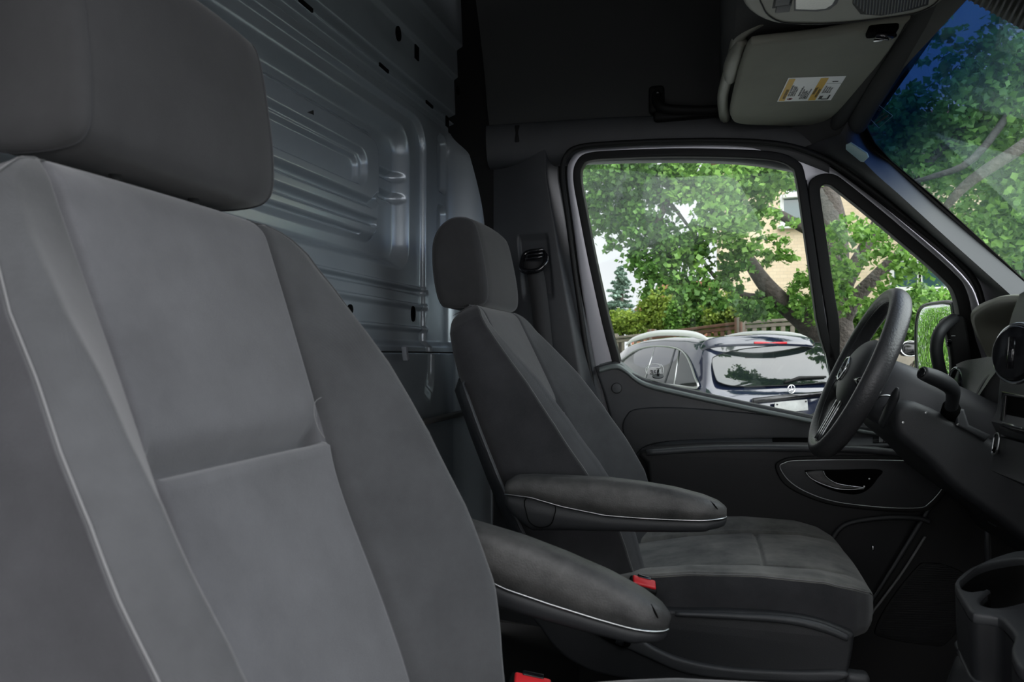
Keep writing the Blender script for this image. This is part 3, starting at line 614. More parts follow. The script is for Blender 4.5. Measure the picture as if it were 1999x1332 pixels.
# ================================================================== SEATS
def seat_back(root, yc, xo, zo, rec, fabric, shell_m='plastic'):
    Dn = np.array([math.sin(rec), 0, -math.cos(rec)]); Nn = np.array([math.cos(rec), 0, math.sin(rec)]); O = np.array([xo, yc, zo])
    ST = [-.022, -.017, 0, .03, .08, .15, .25, .35, .42, .50, .58, .68]
    HW = [.10, .140, .180, .216, .238, .254, .262, .262, .257, .242, .222, .215]
    hw = lambda s: np.interp(s, ST, HW)
    bb = lambda s: np.interp(s, [0, .05, .10, .20, .30, .4, .5, .58, .66], [.004, .014, .030, .062, .084, .094, .094, .080, .065])
    th = lambda s: np.interp(s, [0, .1, .4, .66], [.075, .085, .10, .11])
    lum = lambda s: .006*math.sin(math.pi*min(max(s, 0)/.6, 1))+.026*sm(.28, .56, s)
    YS = lambda s: np.interp(s, [0, .1, .26, .5], [.150, .146, .138, .126])
    def nf(a, s):   # front offset at lateral a>=0
        h = hw(s); y0 = YS(s); b = bb(s)
        n = .004*(1-(a/y0)**2) if a < y0 else 0
        if a > y0:
            t = (a-y0)/(h-y0)
            n = b*(t/.74-.10*math.sin(2*math.pi*min(t/.66, 1))*.0) if t < .62 else b*(1-.30*((t-.62)/.38)**2 if t > .80 else .838+(1-.838)*math.sin(math.pi/2*min(1, (t-.62)/.16)))
        n -= .008*math.exp(-((a-y0)/.0045)**2)
        if a < y0:   # cross crease
            e = s-.272; dd = (.030*math.exp(-(e/.020)**2) if e < 0 else .030*math.exp(-(e/.0030)**2))
            n -= dd*sm(y0, y0-.012, a); n += .006*sm(0, .004, e)*math.exp(-max(e, 0)/.03)
        return n
    S = np.concatenate([-.022+.024*(1-np.cos(np.linspace(0, np.pi/2, 9))), np.linspace(.006, .24, 40), np.linspace(.243, .275, 26), np.linspace(.28, .66, 40)])
    F_ = np.concatenate([np.linspace(0, .8, 20), np.linspace(.82, 1, 8)]) ; G = []; seam = []; seamL = []
    for s in S:
        h = hw(s); y0 = YS(s); q = min(1, math.sqrt(max(0, 1-((.018-s)/.040)**2))) if s < .018 else 1
        A = np.concatenate([np.linspace(0, y0-.012, 12), np.linspace(y0-.010, y0+.010, 11), np.linspace(y0+.013, h, 20)])
        t_ = th(s); n1 = nf(h, s); rr = []
        fr = [(a, nf(a, s)+lum(s)) for a in A]
        side = [(h+.0015, n1+lum(s)-.002), (h+.001, n1+lum(s)-.006), (h+.006, n1*.6-.02), (h+.008, -.4*t_), (h+.006, -.7*t_), (h-.002, -.9*t_), (h-.02, -t_)]
        bk = [(h*.7, -t_-.004), (h*.35, -t_-.006), (0, -t_-.006)]
        R = fr+side+bk; full = [(-a, n) for a, n in R[::-1][:-1]]+R   # wraps from back centre over -y to +y
        nm = -t_*.5+lum(s)*.5
        G.append([O+Dn*s+Nn*(nm+(n-nm)*q)+np.array([0, a*(1 if q == 1 else .9+.1*q), 0]) for a, n in full[:-1]])
        seam.append(O+Dn*s+Nn*(nm+(n1+lum(s)-nm)*q+.0008)+np.array([0, -h*(1 if q == 1 else .9+.1*q), 0]))
        seamL.append(O+Dn*s+Nn*(nm+(n1+lum(s)-nm)*q+.0008)+np.array([0, h*(1 if q == 1 else .9+.1*q), 0]))
    nu = len(G[0]); nfr = 43
    # ring order: back(-), side(-), front(-) ... front(+), side(+), back(+)
    c0_ = 3+7
    def mf(j, i):
        if i < c0_-1 or i >= nu-c0_: return 2
        k = i-(c0_-0); kk = abs((i+.5)-(nu-1)/2-.5)
        return 0 if kk < 18 else 1
    ob = grid('backrest', G, fabric, root, closed_u=True, cap=True, matfn=mf)
    tube('seam_piping', seam[4:], .0008, 'piping', ob, n=6); tube('seam_piping', seamL[4:], .0011, 'fabric_mid', ob, n=6)
    # hard shell behind
    Gs = []
    for s in np.linspace(.10, .66, 24):
        h = hw(s)+.013; t_ = th(s); tp = 1 if s > .14 else math.sqrt((s-.10+.004)/.044)
        Gs.append([O+Dn*s+Nn*(-n)+np.array([0, a*tp, 0]) for a, n in [(-h+.002, t_*.80), (-h-.001, t_*.84), (-h, t_*.92), (-h+.03, t_+.018), (0, t_+.026), (h-.03, t_+.018), (h, t_*.92), (h+.001, t_*.84), (h-.002, t_*.80)]])
    grid('back_shell', Gs, shell_m, root)
    tube('shell_edge', [g[1] for g in Gs], .0024, 'plastic_grey', root, n=8)
    return O, Dn, Nn
def headrest(root, yc, xf, zb, hgt, m, tilt=.10):
    W_, dp = .142, .118; sec = []
    # side profile (x back to front, z) relative to front bottom
    prof = [(.004, .022), (-.004, .006), (-.022, .0), (-.06, .0), (-.098, .006), (-.112, .022), (-.119, .06), (-.120, .11), (-.114, hgt-.05), (-.096, hgt-.018), (-.070, hgt-.002), (-.044, hgt), (-.018, hgt-.010), (-.006, hgt-.034), (.002, hgt*.55), (.006, .06)]
    pr_ = cr([(a, b, 0) for a, b in prof], 5, True)[:, :2]; c = pr_.mean(0)
    T = []
    for y, k in [(-W_, .0), (-W_, .35), (-W_-.001, .70), (-W_+.0005, .88), (-W_+.005, .955), (-W_+.010, .985), (-W_+.013, .975), (-W_+.016, .99), (-.10, 1.0), (-.06, 1.01), (0, 1.015)]: T.append((y, k))
    T = T+[(-y, k) for y, k in T[::-1][1:]]; G = []
    for y, k in T:
        row = []
        for a, b in pr_:
            aa, bb_ = c[0]+(a-c[0])*k, c[1]+(b-c[1])*k
            # lower edge pulls up a little at the sides
            x, z = aa*math.cos(tilt)-bb_*math.sin(tilt), aa*math.sin(tilt)+bb_*math.cos(tilt)
            row.append((xf+x-.006*(y/W_)**2, yc+y, zb+z))
        G.append(row)
    ob = grid('headrest', G, m, root, closed_u=True)
    for s in (-1, 1):
        G2 = [];
        for a, b in pr_:
            aa, bb_ = c[0]+(a-c[0])*.985, c[1]+(b-c[1])*.985
            G2.append((xf+aa*math.cos(tilt)-bb_*math.sin(tilt)-.006, yc+s*(W_-.011), zb+aa*math.sin(tilt)+bb_*math.cos(tilt)))
        tube('seam', G2, .0010, 'fabric_side', ob, n=6, closed=True)
    for s in (-1, 1):
        tube('headrest_post', [(xf-.055, yc+s*.055, zb+.02), (xf-.045, yc+s*.055, zb-.09)], .006, 'satin', root)
def cushion(root, yc, dx, dz):
    # loft along x; each section runs across y
    xs = np.concatenate([np.linspace(-.27, .085, 30), np.linspace(.088, .118, 14), np.linspace(.125, .302, 34)]); G = []; pip = []
    for x in xs:
        zt_ = np.interp(x, [-.27, -.15, -.04, .08, .20, .25, .28, .295, .302], [.335, .365, .388, .402, .405, .399, .388, .372, .350])
        hw = np.interp(x, [-.27, -.1, .15, .22, .25, .275, .29, .302], [.225, .243, .247, .245, .236, .212, .180, .12])
        bh = np.interp(x, [-.27, -.15, .05, .2, .28, .302], [.035, .030, .018, .010, .002, 0])
        row = []; A = np.concatenate([np.linspace(0, .125, 10), np.linspace(.128, .152, 10), np.linspace(.158, 1, 14)*1.0])
        A = [a*1.0 if a <= .152 else .152+(a-.158)/(1-.158)*(hw-.152) for a in A] if hw > .16 else list(np.linspace(0, hw, 34))
        for a in A:
            t = max(0, (a-.14)/(hw-.14)) if hw > .16 else 0
            z = zt_+.006*math.cos(min(1, a/.14)*math.pi/2)+bh*math.sin(min(1, t*1.15)*math.pi*.62)
            z -= .009*math.exp(-((a-.14)/.006)**2)*(1-sm(.20, .27, x))
            if a < .14: z -= .009*math.exp(-((x-.103)/.0045)**2)*sm(.14, .13, a)
            row.append((x, a, z))
        ze = row[-1][2]; zb = np.interp(x, [-.27, .22, .27, .302], [.26, .31, .315, .33])
        side = [(x, hw+.003, ze-.006), (x, hw+.006, ze-.03), (x, hw+.005, zb+.02), (x, hw-.004, zb), (x, 0, zb)]
        rr = row+side; L = [(x_, -a, z_) for x_, a, z_ in rr[::-1][:-1]]+rr
        G.append([(p[0]+dx, p[1]+yc, p[2]+dz) for p in L[:-1]]); pip.append(((x+dx), yc-hw-.002, ze-.003+dz))
    nu = len(G[0])
    def mf(j, i):
        k = abs(i+.5-(nu-1)/2-.5); return 0 if k < 15 else (1 if k < 34 else 2)
    ob = grid('cushion', G, ['fabric_worn', 'fabric_worn', 'fabric_side'], root, closed_u=True, cap=True, matfn=mf)
    pl = pip[12:]; far = [(a, 2*yc-b, c) for a, b, c in pl]
    tube('seam_piping', pl+far[::-1], .0012, 'piping', ob, n=6)
def armrest(root, px, pz, ang, y0, wd=.066):
    X = [0, .012, .05, .11, .19, .25, .31, .36, .385, .397, .401]; TP = [.022, .030, .034, .036, .038, .035, .029, .019, .011, .003, -.002]
    SPL = [.0, .0, -.002, -.014, -.0235, -.023, -.021, -.018, -.016, -.015, -.014]; BT = [-.020, -.038, -.066, -.060, -.054, -.050, -.045, -.040, -.035, -.030, -.022]
    ca, sa = math.cos(ang), math.sin(ang)
    tw = lambda x, y, z: (px+x*ca+z*sa, y, pz-x*sa+z*ca)
    xs = np.concatenate([np.linspace(0, .34, 40), .34+.0605*np.sin(np.linspace(.05, math.pi/2, 16))])
    up_, lo = [], []; edge = []
    for x in xs:
        t, s, b = (float(np.interp(x, X, q)) for q in (TP, SPL, BT)); e = max(0, (x-.34)/.061); k = math.sqrt(max(0, 1-e*e))*.999+.001; k = max(k, .12)
        w = wd/2*k; yc = y0+wd/2; r1 = []; r2 = []
        for th_ in np.linspace(0, math.pi, 17):
            cx, sx = math.cos(th_), math.sin(th_)
            r1.append(tw(x, yc-w*np.sign(cx)*abs(cx)**.55, s+.0015+(t-s)*(abs(sx)**.62)))
            r2.append(tw(x, yc-(w-.002)*np.sign(cx)*abs(cx)**.4, s-.0015-(s-b)*(abs(sx)**.45)*(1 if x < .37 else .9)))
        up_.append(r1); lo.append(r2); edge.append(tw(x, yc-w-.0004, s))
    ar = grid('armrest', up_, 'leather', root, closed_u=True, cap=True)
    lw = grid('armrest_underside', lo, 'plastic', ar, closed_u=True, cap=True)
    tube('armrest_seam', edge, .0016, 'satin', ar, n=6)
    c = tw(.07, y0-.0005, -.03); 
    cap_ = [tw(a, y0+.0005, b) for a, b in [(.042, -.004), (.094, -.011), (.095, -.035), (.088, -.05), (.07, -.056), (.052, -.05), (.044, -.035)]]
    tube('pivot_cover_gap', cr(np.array(cap_), 4, True), .0009, 'black_hole', lw, n=5, closed=True)
    # split in the padding near the tip
    sp = [tw(a, y0+b, z) for a, b, z in [(.360, .024, .0185), (.370, .017, .0140), (.378, .012, .0085), (.385, .009, .002)]]
    tube('worn_split', sp, [.0008, .0019, .0016, .0008], 'black_hole', ar, n=6, smooth_n=4)
def buckle(root, c, rotz=0, tilt=0.5, s=1, ln=.05, rx=.45):
    R = Matrix.Rotation(rotz, 3, 'Z') @ Matrix.Rotation(rx, 3, 'X') @ Matrix.Rotation(tilt, 3, 'Y'); c = np.array(c)
    bk = rbox('belt_buckle', c, (ln*s, .030*s, .085*s), 'plastic_dark', root, .005, R)
    tv = np.array(R @ Vector((0, 0, .0435*s)))
    rbox('release_button', c+tv, (ln*.86*s, .021*s, .007*s), 'red', bk, .003, R)
    sv = np.array(R @ Vector((0, .010*s, .044*s))); rbox('tongue_slot', c+sv, (ln*.5*s, .007*s, .0085*s), 'gloss_black', bk, .001, R)

YD, YP = 1.653, .62
# driver
ds = thing('captain_chair', 'charcoal cloth driver seat beside the door, its armrest folded level', 'car seat', (-.1, YD, 0))
seat_back(ds, YD, -.494+.012, .927, math.radians(25.2), ['fabric_mid', 'fabric_mid', 'fabric_side'])
headrest(ds, YD, -.470, .932, .208, 'fabric_head')
cushion(ds, YD, 0, .0)
armrest(ds, -.372, .560, math.radians(1.5), 1.300)
buckle(ds, (-.132, 1.350, .369), .15, .30, 1.0)
# seat base
yb = 1.385
sb = [PY(u, v, yb) for u, v in [(1030, 1190), (1100, 1178), (1210, 1185), (1320, 1192), (1420, 1193), (1530, 1199), (1600, 1212), (1660, 1236), (1668, 1250), (1655, 1318), (1630, 1345), (1400, 1350), (1200, 1325), (1130, 1302), (1085, 1270), (1055, 1230)]]
bs = plate('base_cover', sb, .05, 'plastic', ds, bevel=.008, axis=(0, 1, 0), smooth_n=3, res=3)
rim_ = [PY(u, v, yb-.006) for u, v in [(1318, 1199), (1420, 1203), (1530, 1210), (1600, 1224), (1655, 1246)]]
tube('base_rim', rim_, [.004, .006, .007, .008, .006], 'plastic_grey', bs, smooth_n=6)
fl_ = [PY(u, v, yb-.010) for u, v in [(1128, 1218), (1150, 1214), (1180, 1216), (1240, 1238), (1270, 1262), (1330, 1288), (1420, 1305), (1540, 1312), (1640, 1312), (1655, 1325), (1600, 1335), (1420, 1328), (1330, 1314), (1250, 1280), (1180, 1248)]]
plate('base_ledge', fl_, .016, 'plastic_grey', bs, bevel=.006, axis=(0, 1, 0), smooth_n=4, res=3)
hl = [PY(u, v, yb-.013) for u, v in [(1146, 1216), (1170, 1220), (1215, 1235), (1231, 1252), (1226, 1264), (1205, 1262), (1165, 1240)]]
plate('lever_recess', hl, .004, 'black_hole', bs, bevel=.001, axis=(0, 1, 0), smooth_n=4)
a, b = PY(1217, 1232, yb-.018), PY(1209, 1258, yb-.022); tube('adjust_lever', [a, b], [.009, .008], 'plastic', bs, n=10)
rbox('seat_box', (-.02, YD+.02, .14), (.50, .42, .27), 'plastic_dark', ds, .02)
rbox('seat_rail_end', PY(1672, 1322, 1.40), (.04, .03, .02), 'plastic_grey', ds, .008)
tube('rail_release', [PY(1655, 1318, 1.42), PY(1665, 1316, 1.40), PY(1672, 1322, 1.39)], .003, 'satin', ds)
# lower belt anchor between cushion and back
a = PY(1245, 1052, 1.90); 
mk('anchor_tongue', [PY(1243, 1040, 1.90), PY(1280, 1058, 1.88), PY(1262, 1070, 1.86), PY(1240, 1062, 1.88), PY(1240, 1066, 1.885), PY(1262, 1073, 1.865)], [(0, 1, 2, 3), (3, 2, 5, 4)], 'satin', ds, False)
disc('anchor_bolt', PY(1239, 1069, 1.86), (-.3, -1, 0), .005, .004, 'chrome', ds, n=14)
text('side_tag', 'AIRBAG', .010, PY(1268, 951, 1.86), (.0, 0, -1), (1, 0, 0), 'label_white', ds)
# passenger
ps = thing('captain_chair', 'charcoal cloth passenger seat nearest the viewer, its armrest drooping', 'car seat', (-.1, YP, 0))
seat_back(ps, YP, -.526, .978, math.radians(18.9), ['fabric_light', 'fabric_mid', 'fabric_side'])
headrest(ps, YP, -.502, 1.000, .215, 'fabric_head', .06)
cushion(ps, YP, 0, .035)
armrest(ps, -.437, .585, math.radians(14), .905)
buckle(ps, (-.232, .905, .368), .2, .25, 1.0, .055)
rbox('seat_box', (-.02, YP+.02, .16), (.50, .46, .30), 'plastic_dark', ps, .02)

# ================================================================== STEERING WHEEL
WC = np.array([.300, YD, .782]); ta = math.radians(24.7)
wu = np.array([math.sin(ta), 0, math.cos(ta)]); wn_ = np.array([-math.cos(ta), 0, math.sin(ta)]); wy = np.array([0, 1., 0])
sw = thing('steering_wheel', 'black leather steering wheel with silver-trimmed spokes and star emblem', 'steering wheel', WC)
th = np.linspace(0, 2*np.pi, 72, endpoint=False); G = []
for t in th:
    d = math.cos(t)*wu+math.sin(t)*wy
    G.append([WC+d*(.178+.0165*math.cos(q))+wn_*(.021*math.sin(q)) for q in np.linspace(0, 2*np.pi, 20, endpoint=False)])
grid('rim', G, 'rim_leather', sw, closed_u=True, closed_v=True)
wf = lambda a, b, n: WC+wy*a+wu*b+wn_*n           # a lateral (+ = towards the door), b up in wheel plane, n towards driver
# inner bright seam of the rim
tube('rim_seam', [WC+(math.cos(t)*wu+math.sin(t)*wy)*.1625+wn_*.009 for t in th], .0016, 'plastic_grey', sw, n=6, closed=True)
# hub: domed pad
G = []
for k in np.linspace(0, 1, 12):
    rr = []
    for t in np.linspace(0, 2*np.pi, 40, endpoint=False):
        R_ = .086*(1+.10*math.cos(t*2))
        rr.append(wf(math.sin(t)*R_*math.sin(k*math.pi/2), math.cos(t)*R_*math.sin(k*math.pi/2)*.86, -.010+.038*math.cos(k*math.pi/2)))
    G.append(rr)
G.append([wf(math.sin(t)*.078, math.cos(t)*.066, -.045) for t in np.linspace(0, 2*np.pi, 40, endpoint=False)])
hub = grid('airbag_pad', G, 'plastic_grey', sw, closed_u=True, cap=True)
# emblem: three-pointed star in a ring
tube('emblem_ring', [wf(.026*math.sin(t), .026*math.cos(t), .0285) for t in np.linspace(0, 2*np.pi, 32, endpoint=False)], .002, 'chrome', hub, n=6, closed=True)
for k in range(3):
    t = k*2*math.pi/3; c_, s_ = math.cos(t), math.sin(t); q = lambda a, b, n: wf(a*c_+b*s_, -a*s_+b*c_, n)
    mk('emblem_point', [q(0, .026, .0285), q(.005, .004, .0285), q(-.005, .004, .0285), q(0, .0, .034)], [(0, 1, 3), (0, 3, 2), (1, 2, 3)], 'chrome', hub, False)
rbox('airbag_mark', wf(.055, -.03, .014), (.003, .010, .006), 'ink', hub, .001, Matrix.Rotation(-ta, 3, 'Y'))
# spokes
for s in (-1, 1):
    G = []
    for t in np.linspace(0, 1, 12):
        a = s*(.065+.100*t); b = -.015-.02*t; hh = .030-.014*math.sin(t*math.pi/1.3)
        G.append([wf(a, b+hh*math.cos(q), -.012+.006*t+.014*math.sin(q)) for q in np.linspace(0, 2*np.pi, 16, endpoint=False)])
    spk = grid('spoke', G, 'plastic_grey', sw, closed_u=True, cap=True)
    rbox('spoke_switches', wf(s*.105, -.022, .004), (.012, .045, .030), 'gloss_black', spk, .004, Matrix.Rotation(-ta, 3, 'Y'))
for s in (-1, 1):
    G = []
    for t in np.linspace(0, 1, 12):
        a = s*(.026-.004*t); b = -.06-.105*t
        G.append([wf(a+.011*math.cos(q), b, -.006+.006*t+.009*math.sin(q)) for q in np.linspace(0, 2*np.pi, 14, endpoint=False)])
    spk = grid('spoke', G, 'plastic_grey', sw, closed_u=True, cap=True)
    tube('spoke_trim', [wf(s*(.026-.004*t)-.002*s, -.066-.095*t, .006+.006*t) for t in np.linspace(0, 1, 6)], .0045, 'satin', spk, n=8)
# ---- column with stalks
cl = thing('steering_column', 'dark steering column shroud with selector stalk and wiper lever', 'steering column', (.36, YD, .70))
G = []
ax = -wn_   # away from the driver
for t, w_, hu, hd, n0 in [(.03, .050, .045, .055, 6), (.05, .075, .055, .075, 6), (.12, .080, .058, .085, 6), (.20, .082, .056, .100, 6), (.30, .085, .050, .12, 6), (.42, .09, .045, .14, 6)]:
    rr = []
    for q in np.linspace(0, 2*np.pi, 36, endpoint=False):
        c_, s_ = math.cos(q), math.sin(q); e = .6
        h = hu if c_ > 0 else hd
        rr.append(WC+ax*t+wy*w_*np.sign(s_)*abs(s_)**e+wu*h*np.sign(c_)*abs(c_)**e)
    G.append(rr)
grid('shroud', G, 'shroud', cl, closed_u=True, cap=True)
p0, p1, p2, p3 = PY(1856, 800, 1.50), PY(1860, 765, 1.46), PY(1840, 745, 1.43), PY(1800, 728, 1.41)
tube('selector_stalk', [p0, p1, p2, p3], [.011, .011, .013, .0145, .0145, .012], 'plastic', cl, n=14, smooth_n=8)
dv = (p3-p2)/np.linalg.norm(p3-p2); disc('selector_button', p3-dv*.001, tuple(dv), .009, .004, 'gloss_black', cl, n=20, bevel=.002)
tube('stalk_boot', [PY(1858, 812, 1.52), PY(1856, 793, 1.495)], [.020, .014], 'black_hole', cl, n=14)
tube('wiper_lever', [PY(1722, 828, 1.50), PY(1735, 800, 1.47), PY(1748, 772, 1.45), PY(1752, 757, 1.445)], [.010, .011, .010, .003], 'plastic', cl, n=12, smooth_n=5, sq=(.6, 1.1))
tube('lever_ring', [PY(1712, 778, 1.49), PY(1722, 772, 1.485), PY(1740, 774, 1.485), PY(1752, 780, 1.49)], .002, 'satin', cl, n=6, smooth_n=4)

# ================================================================== DASHBOARD
db = thing('dashboard', 'charcoal dashboard with instrument hood, chrome-ringed vents and lower trim', 'dashboard', (.75, 1.13, .5))
# main body across the cab
pf = [(.98, .84), (.80, .885), (.68, .87), (.62, .80), (.60, .70), (.62, .60), (.66, .50), (.72, .42), (1.0, .40)]
G = [[(a+.03*math.sin((y-.2)*1.6)*0, y, b) for a, b in cr([(a, b, 0) for a, b in pf], 5)[:, :2]] for y in np.linspace(.25, 1.92, 40)]
grid('dash_body', G, 'plastic', db, cap=True)
# instrument hood: arch open towards the driver
ya, yb2, zt2, zb2 = 1.44, 1.87, .925, .74
def arch(k, x_top, x_bot, infl):
    out = []
    pts = [(1.875+infl, .73), (1.872+infl, .80), (1.865+infl, .865), (1.84+infl*.7, .905+infl*.7), (1.78, .925+infl), (1.65, .935+infl), (1.52, .925+infl), (1.46-infl*.7, .905+infl*.7), (1.435-infl, .865), (1.43-infl, .73)]
    for y, z in cr([(a, b, 0) for a, b in pts], 5)[:, :2]:
        t = (z-.73)/.2; out.append((x_bot+(x_top-x_bot)*t, y, z))
    return out
G = [arch(0, .80, .82, .0), arch(0, .65, .72, .005), arch(0, .575, .665, .006), arch(0, .560, .655, .001), arch(0, .563, .655, -.010), arch(0, .59, .675, -.018), arch(0, .62, .70, -.026), arch(0, .66, .74, -.045), arch(0, .70, .75, -.055)]
grid('instrument_hood', G, 'hood_plastic_lit', db)
rbox('instrument_cluster', (.70, 1.655, .815), (.02, .36, .13), 'gloss_black', db, .006, Matrix.Rotation(.35, 3, 'Y'))
disc('dial', (.684, 1.76, .82), (-1, 0, .35), .045, .006, 'plastic_grey', db); disc('dial', (.684, 1.55, .82), (-1, 0, .35), .045, .006, 'plastic_grey', db)
# leather-grained wing left of the column
G = []
wing = [[(1866, 712), (1885, 704), (1910, 700), (1932, 697), (1950, 700)], [(1876, 745), (1892, 735), (1912, 728), (1930, 724), (1945, 724)], [(1880, 780), (1893, 770), (1905, 760), (1918, 752), (1928, 748)], [(1872, 808), (1885, 802), (1893, 797), (1902, 793), (1908, 790)], [(1862, 830), (1885, 836), (1900, 838), (1915, 845), (1935, 852)]]
for j, row in enumerate(wing): G.append([PY(u, v, 1.86-.05*i-.02*j) for i, (u, v) in enumerate(row)])
G = np.array(G); G2 = [cr(G[:, i], 5) for i in range(5)]; G3 = np.array(G2).transpose(1, 0, 2); G4 = [cr(r_, 5) for r_ in G3]
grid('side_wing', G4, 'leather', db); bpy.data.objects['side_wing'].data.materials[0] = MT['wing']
kb = [PY(u, v, 1.66) for u, v in [(1905, 790), (1918, 752), (1945, 724), (2010, 700), (2010, 850), (1935, 850), (1915, 830)]]
plate('hollow', kb, .02, 'plastic', db, bevel=.006, axis=(0, 1, 0), smooth_n=3)
# small vent at the door end
vc = PY(1868, 750, 1.85); vax = (-.85, -.45, .1)
tube('vent_ring', [tuple(np.array(disc_p)) for disc_p in [vc+np.array([.010*math.cos(t)*-.45/.9*2, .020*math.cos(t)*.9, .036*math.sin(t)]) for t in np.linspace(0, 2*np.pi, 28, endpoint=False)]], .004, 'chrome', db, n=8, closed=True)
disc('side_vent', (vc[0]+.006, vc[1], vc[2]), vax, .024, .01, 'gloss_black', db, ry=.034)
tube('vent_vane', [PY(1858, 745, 1.84), PY(1863, 765, 1.83)], .004, 'chrome', db); tube('vent_vane', [PY(1862, 770, 1.84), PY(1870, 780, 1.83)], .004, 'chrome', db)
# lower knee panel: big dark mass under the column
kn = [PY(u, v, 1.50) for u, v in [(1752, 790), (1790, 785), (1850, 812), (1905, 835), (1945, 862), (2060, 900), (2060, 1120), (1999, 1060), (1950, 1020), (1900, 985), (1850, 945), (1812, 905), (1770, 870), (1750, 850), (1742, 815)]]
plate('knee_panel', kn, .34, 'plastic', db, bevel=.018, axis=(0, 1, 0), smooth_n=2, res=4)
ct = [PY(u, v, 1.495) for u, v in [(1866, 795), (1884, 800), (1893, 830), (1935, 850), (1925, 862), (1868, 832)]]
plate('column_collar', ct, .02, 'plastic_grey', db, bevel=.005, axis=(0, 1, 0))
for (u, v) in [(1808, 806), (1870, 829), (1763, 825)]: disc('screw_head', PY(u, v, 1.492), (0, -1, 0), .0022, .001, 'satin', db, n=12, bevel=.0002)
# centre stack
yc2 = 1.30
cs = [PY(u, v, yc2) for u, v in [(2100, 560), (1999, 566), (1978, 590), (1962, 640), (1950, 700), (1944, 760), (1940, 800), (1938, 842), (2100, 880)]]
plate('centre_stack', cs, .60, 'plastic_grey', db, bevel=.016, axis=(0, -1, 0), smooth_n=2, res=4)
cs2 = [PY(u, v, yc2) for u, v in [(2100, 880), (1960, 852), (1940, 850), (1934, 900), (1926, 915), (2000, 950), (2100, 990)]]
plate('lower_stack', cs2, .60, 'plastic', db, bevel=.01, axis=(0, -1, 0), res=3)
# round vent on the stack
rc = PX(2000, 692, .425); rx, rz = .030, .050
va = (-.93, -.35, .10); vu = np.cross((0, 0, 1), va); vu /= np.linalg.norm(vu); vv = np.cross(va, vu); vv /= np.linalg.norm(vv); va = np.array(va)/np.linalg.norm(va)
yv = rc
cir = lambda r, k=0: [yv+va*k+vu*r*math.cos(t)+vv*r*1.02*math.sin(t) for t in np.linspace(0, 2*np.pi, 40, endpoint=False)]
tube('vent_ring', cir(.040, .012), .0032, 'chrome', db, n=8, closed=True); tube('vent_ring', cir(.034, .016), .004, 'gloss_black', db, n=8, closed=True)
disc('round_vent', yv+va*.004, tuple(va), .037, .016, 'gloss_black', db)
tube('vent_vane', [yv+va*.018+vv*.022, yv+va*.018-vv*.022], .006, 'gloss_black', db); tube('vent_vane', [yv+va*.020+vv*.020, yv+va*.020-vv*.010], .003, 'satin', db)
# storage box and slot on the rear face of the stack
FXZ = sorted([(q[2], q[0]) for q in cs+cs2[2:4]])
def FP(u, v, off=0):
    x = .43
    for _ in range(6): q = PX(u, v, x-off); x = float(np.interp(q[2], [a for a, b in FXZ], [b for a, b in FXZ]))
    return PX(u, v, x-off)
def facequad(name, uv, m, off, th_=.006, holes=()):
    q = [FP(u, v, off) for u, v in uv]; n = np.cross(q[1]-q[0], q[2]-q[0]); n /= np.linalg.norm(n); n *= np.sign(n[0]); c = n@q[0]
    pj = lambda L: [P(u, v, n, c) for u, v in L]
    return plate(name, pj(uv), th_, m, db, holes=[pj(h) for h in holes], bevel=.0015, axis=tuple(n))
facequad('storage_frame', [(1955, 764), (2030, 778), (2030, 856), (1949, 838)], 'gloss_black', .006, .012, [[(1962, 773), (2030, 785), (2030, 846), (1957, 829)]])
facequad('storage_cavity', [(1958, 769), (2030, 782), (2030, 850), (1953, 833)], 'black_hole', .002, .003)
tube('storage_lip', [FP(1958, 826, .008), FP(1995, 836, .008)], .0016, 'satin', db, n=6)
tube('socket_slot', [FP(1951, 850, .004), FP(1946, 882, .004), FP(1939, 887, .004), FP(1937, 880, .004), FP(1942, 850, .004)], .0016, 'satin', db, n=6, closed=True, smooth_n=4)
tube('socket_core', [FP(1947, 854, .003), FP(1942, 880, .003)], .004, 'black_hole', db, n=8)
for v in (858, 867): rbox('socket_contact', FP(1946, v, .006), (.002, .003, .004), 'satin', db, .0005)
# rod and linkage under the dash
pdl = thing('pedal_linkage', 'grey metal brace and pedal bracket in the shadow under the dashboard', 'bracket', PY(1925, 1050, 1.75))
tube('brace', [PY(1926, 1000, 1.78), PY(1929, 1105, 1.78)], .006, 'plastic_grey', pdl)
plate('bracket', [PY(u, v, 1.70) for u, v in [(1892, 966), (1910, 972), (1914, 985), (1930, 1005), (1924, 1012), (1906, 992)]], .01, 'satin', pdl, bevel=.002, axis=(0, 1, 0))
tube('linkage', [PY(1928, 1008, 1.7), PY(1950, 1030, 1.68), PY(1970, 1055, 1.66), PY(1999, 1085, 1.64)], .004, 'gloss_black', pdl)
plate('pedal_box', [PY(u, v, 1.62) for u, v in [(1950, 990), (2060, 1040), (2060, 1110), (1945, 1030)]], .05, 'plastic', pdl, bevel=.006, axis=(0, 1, 0))

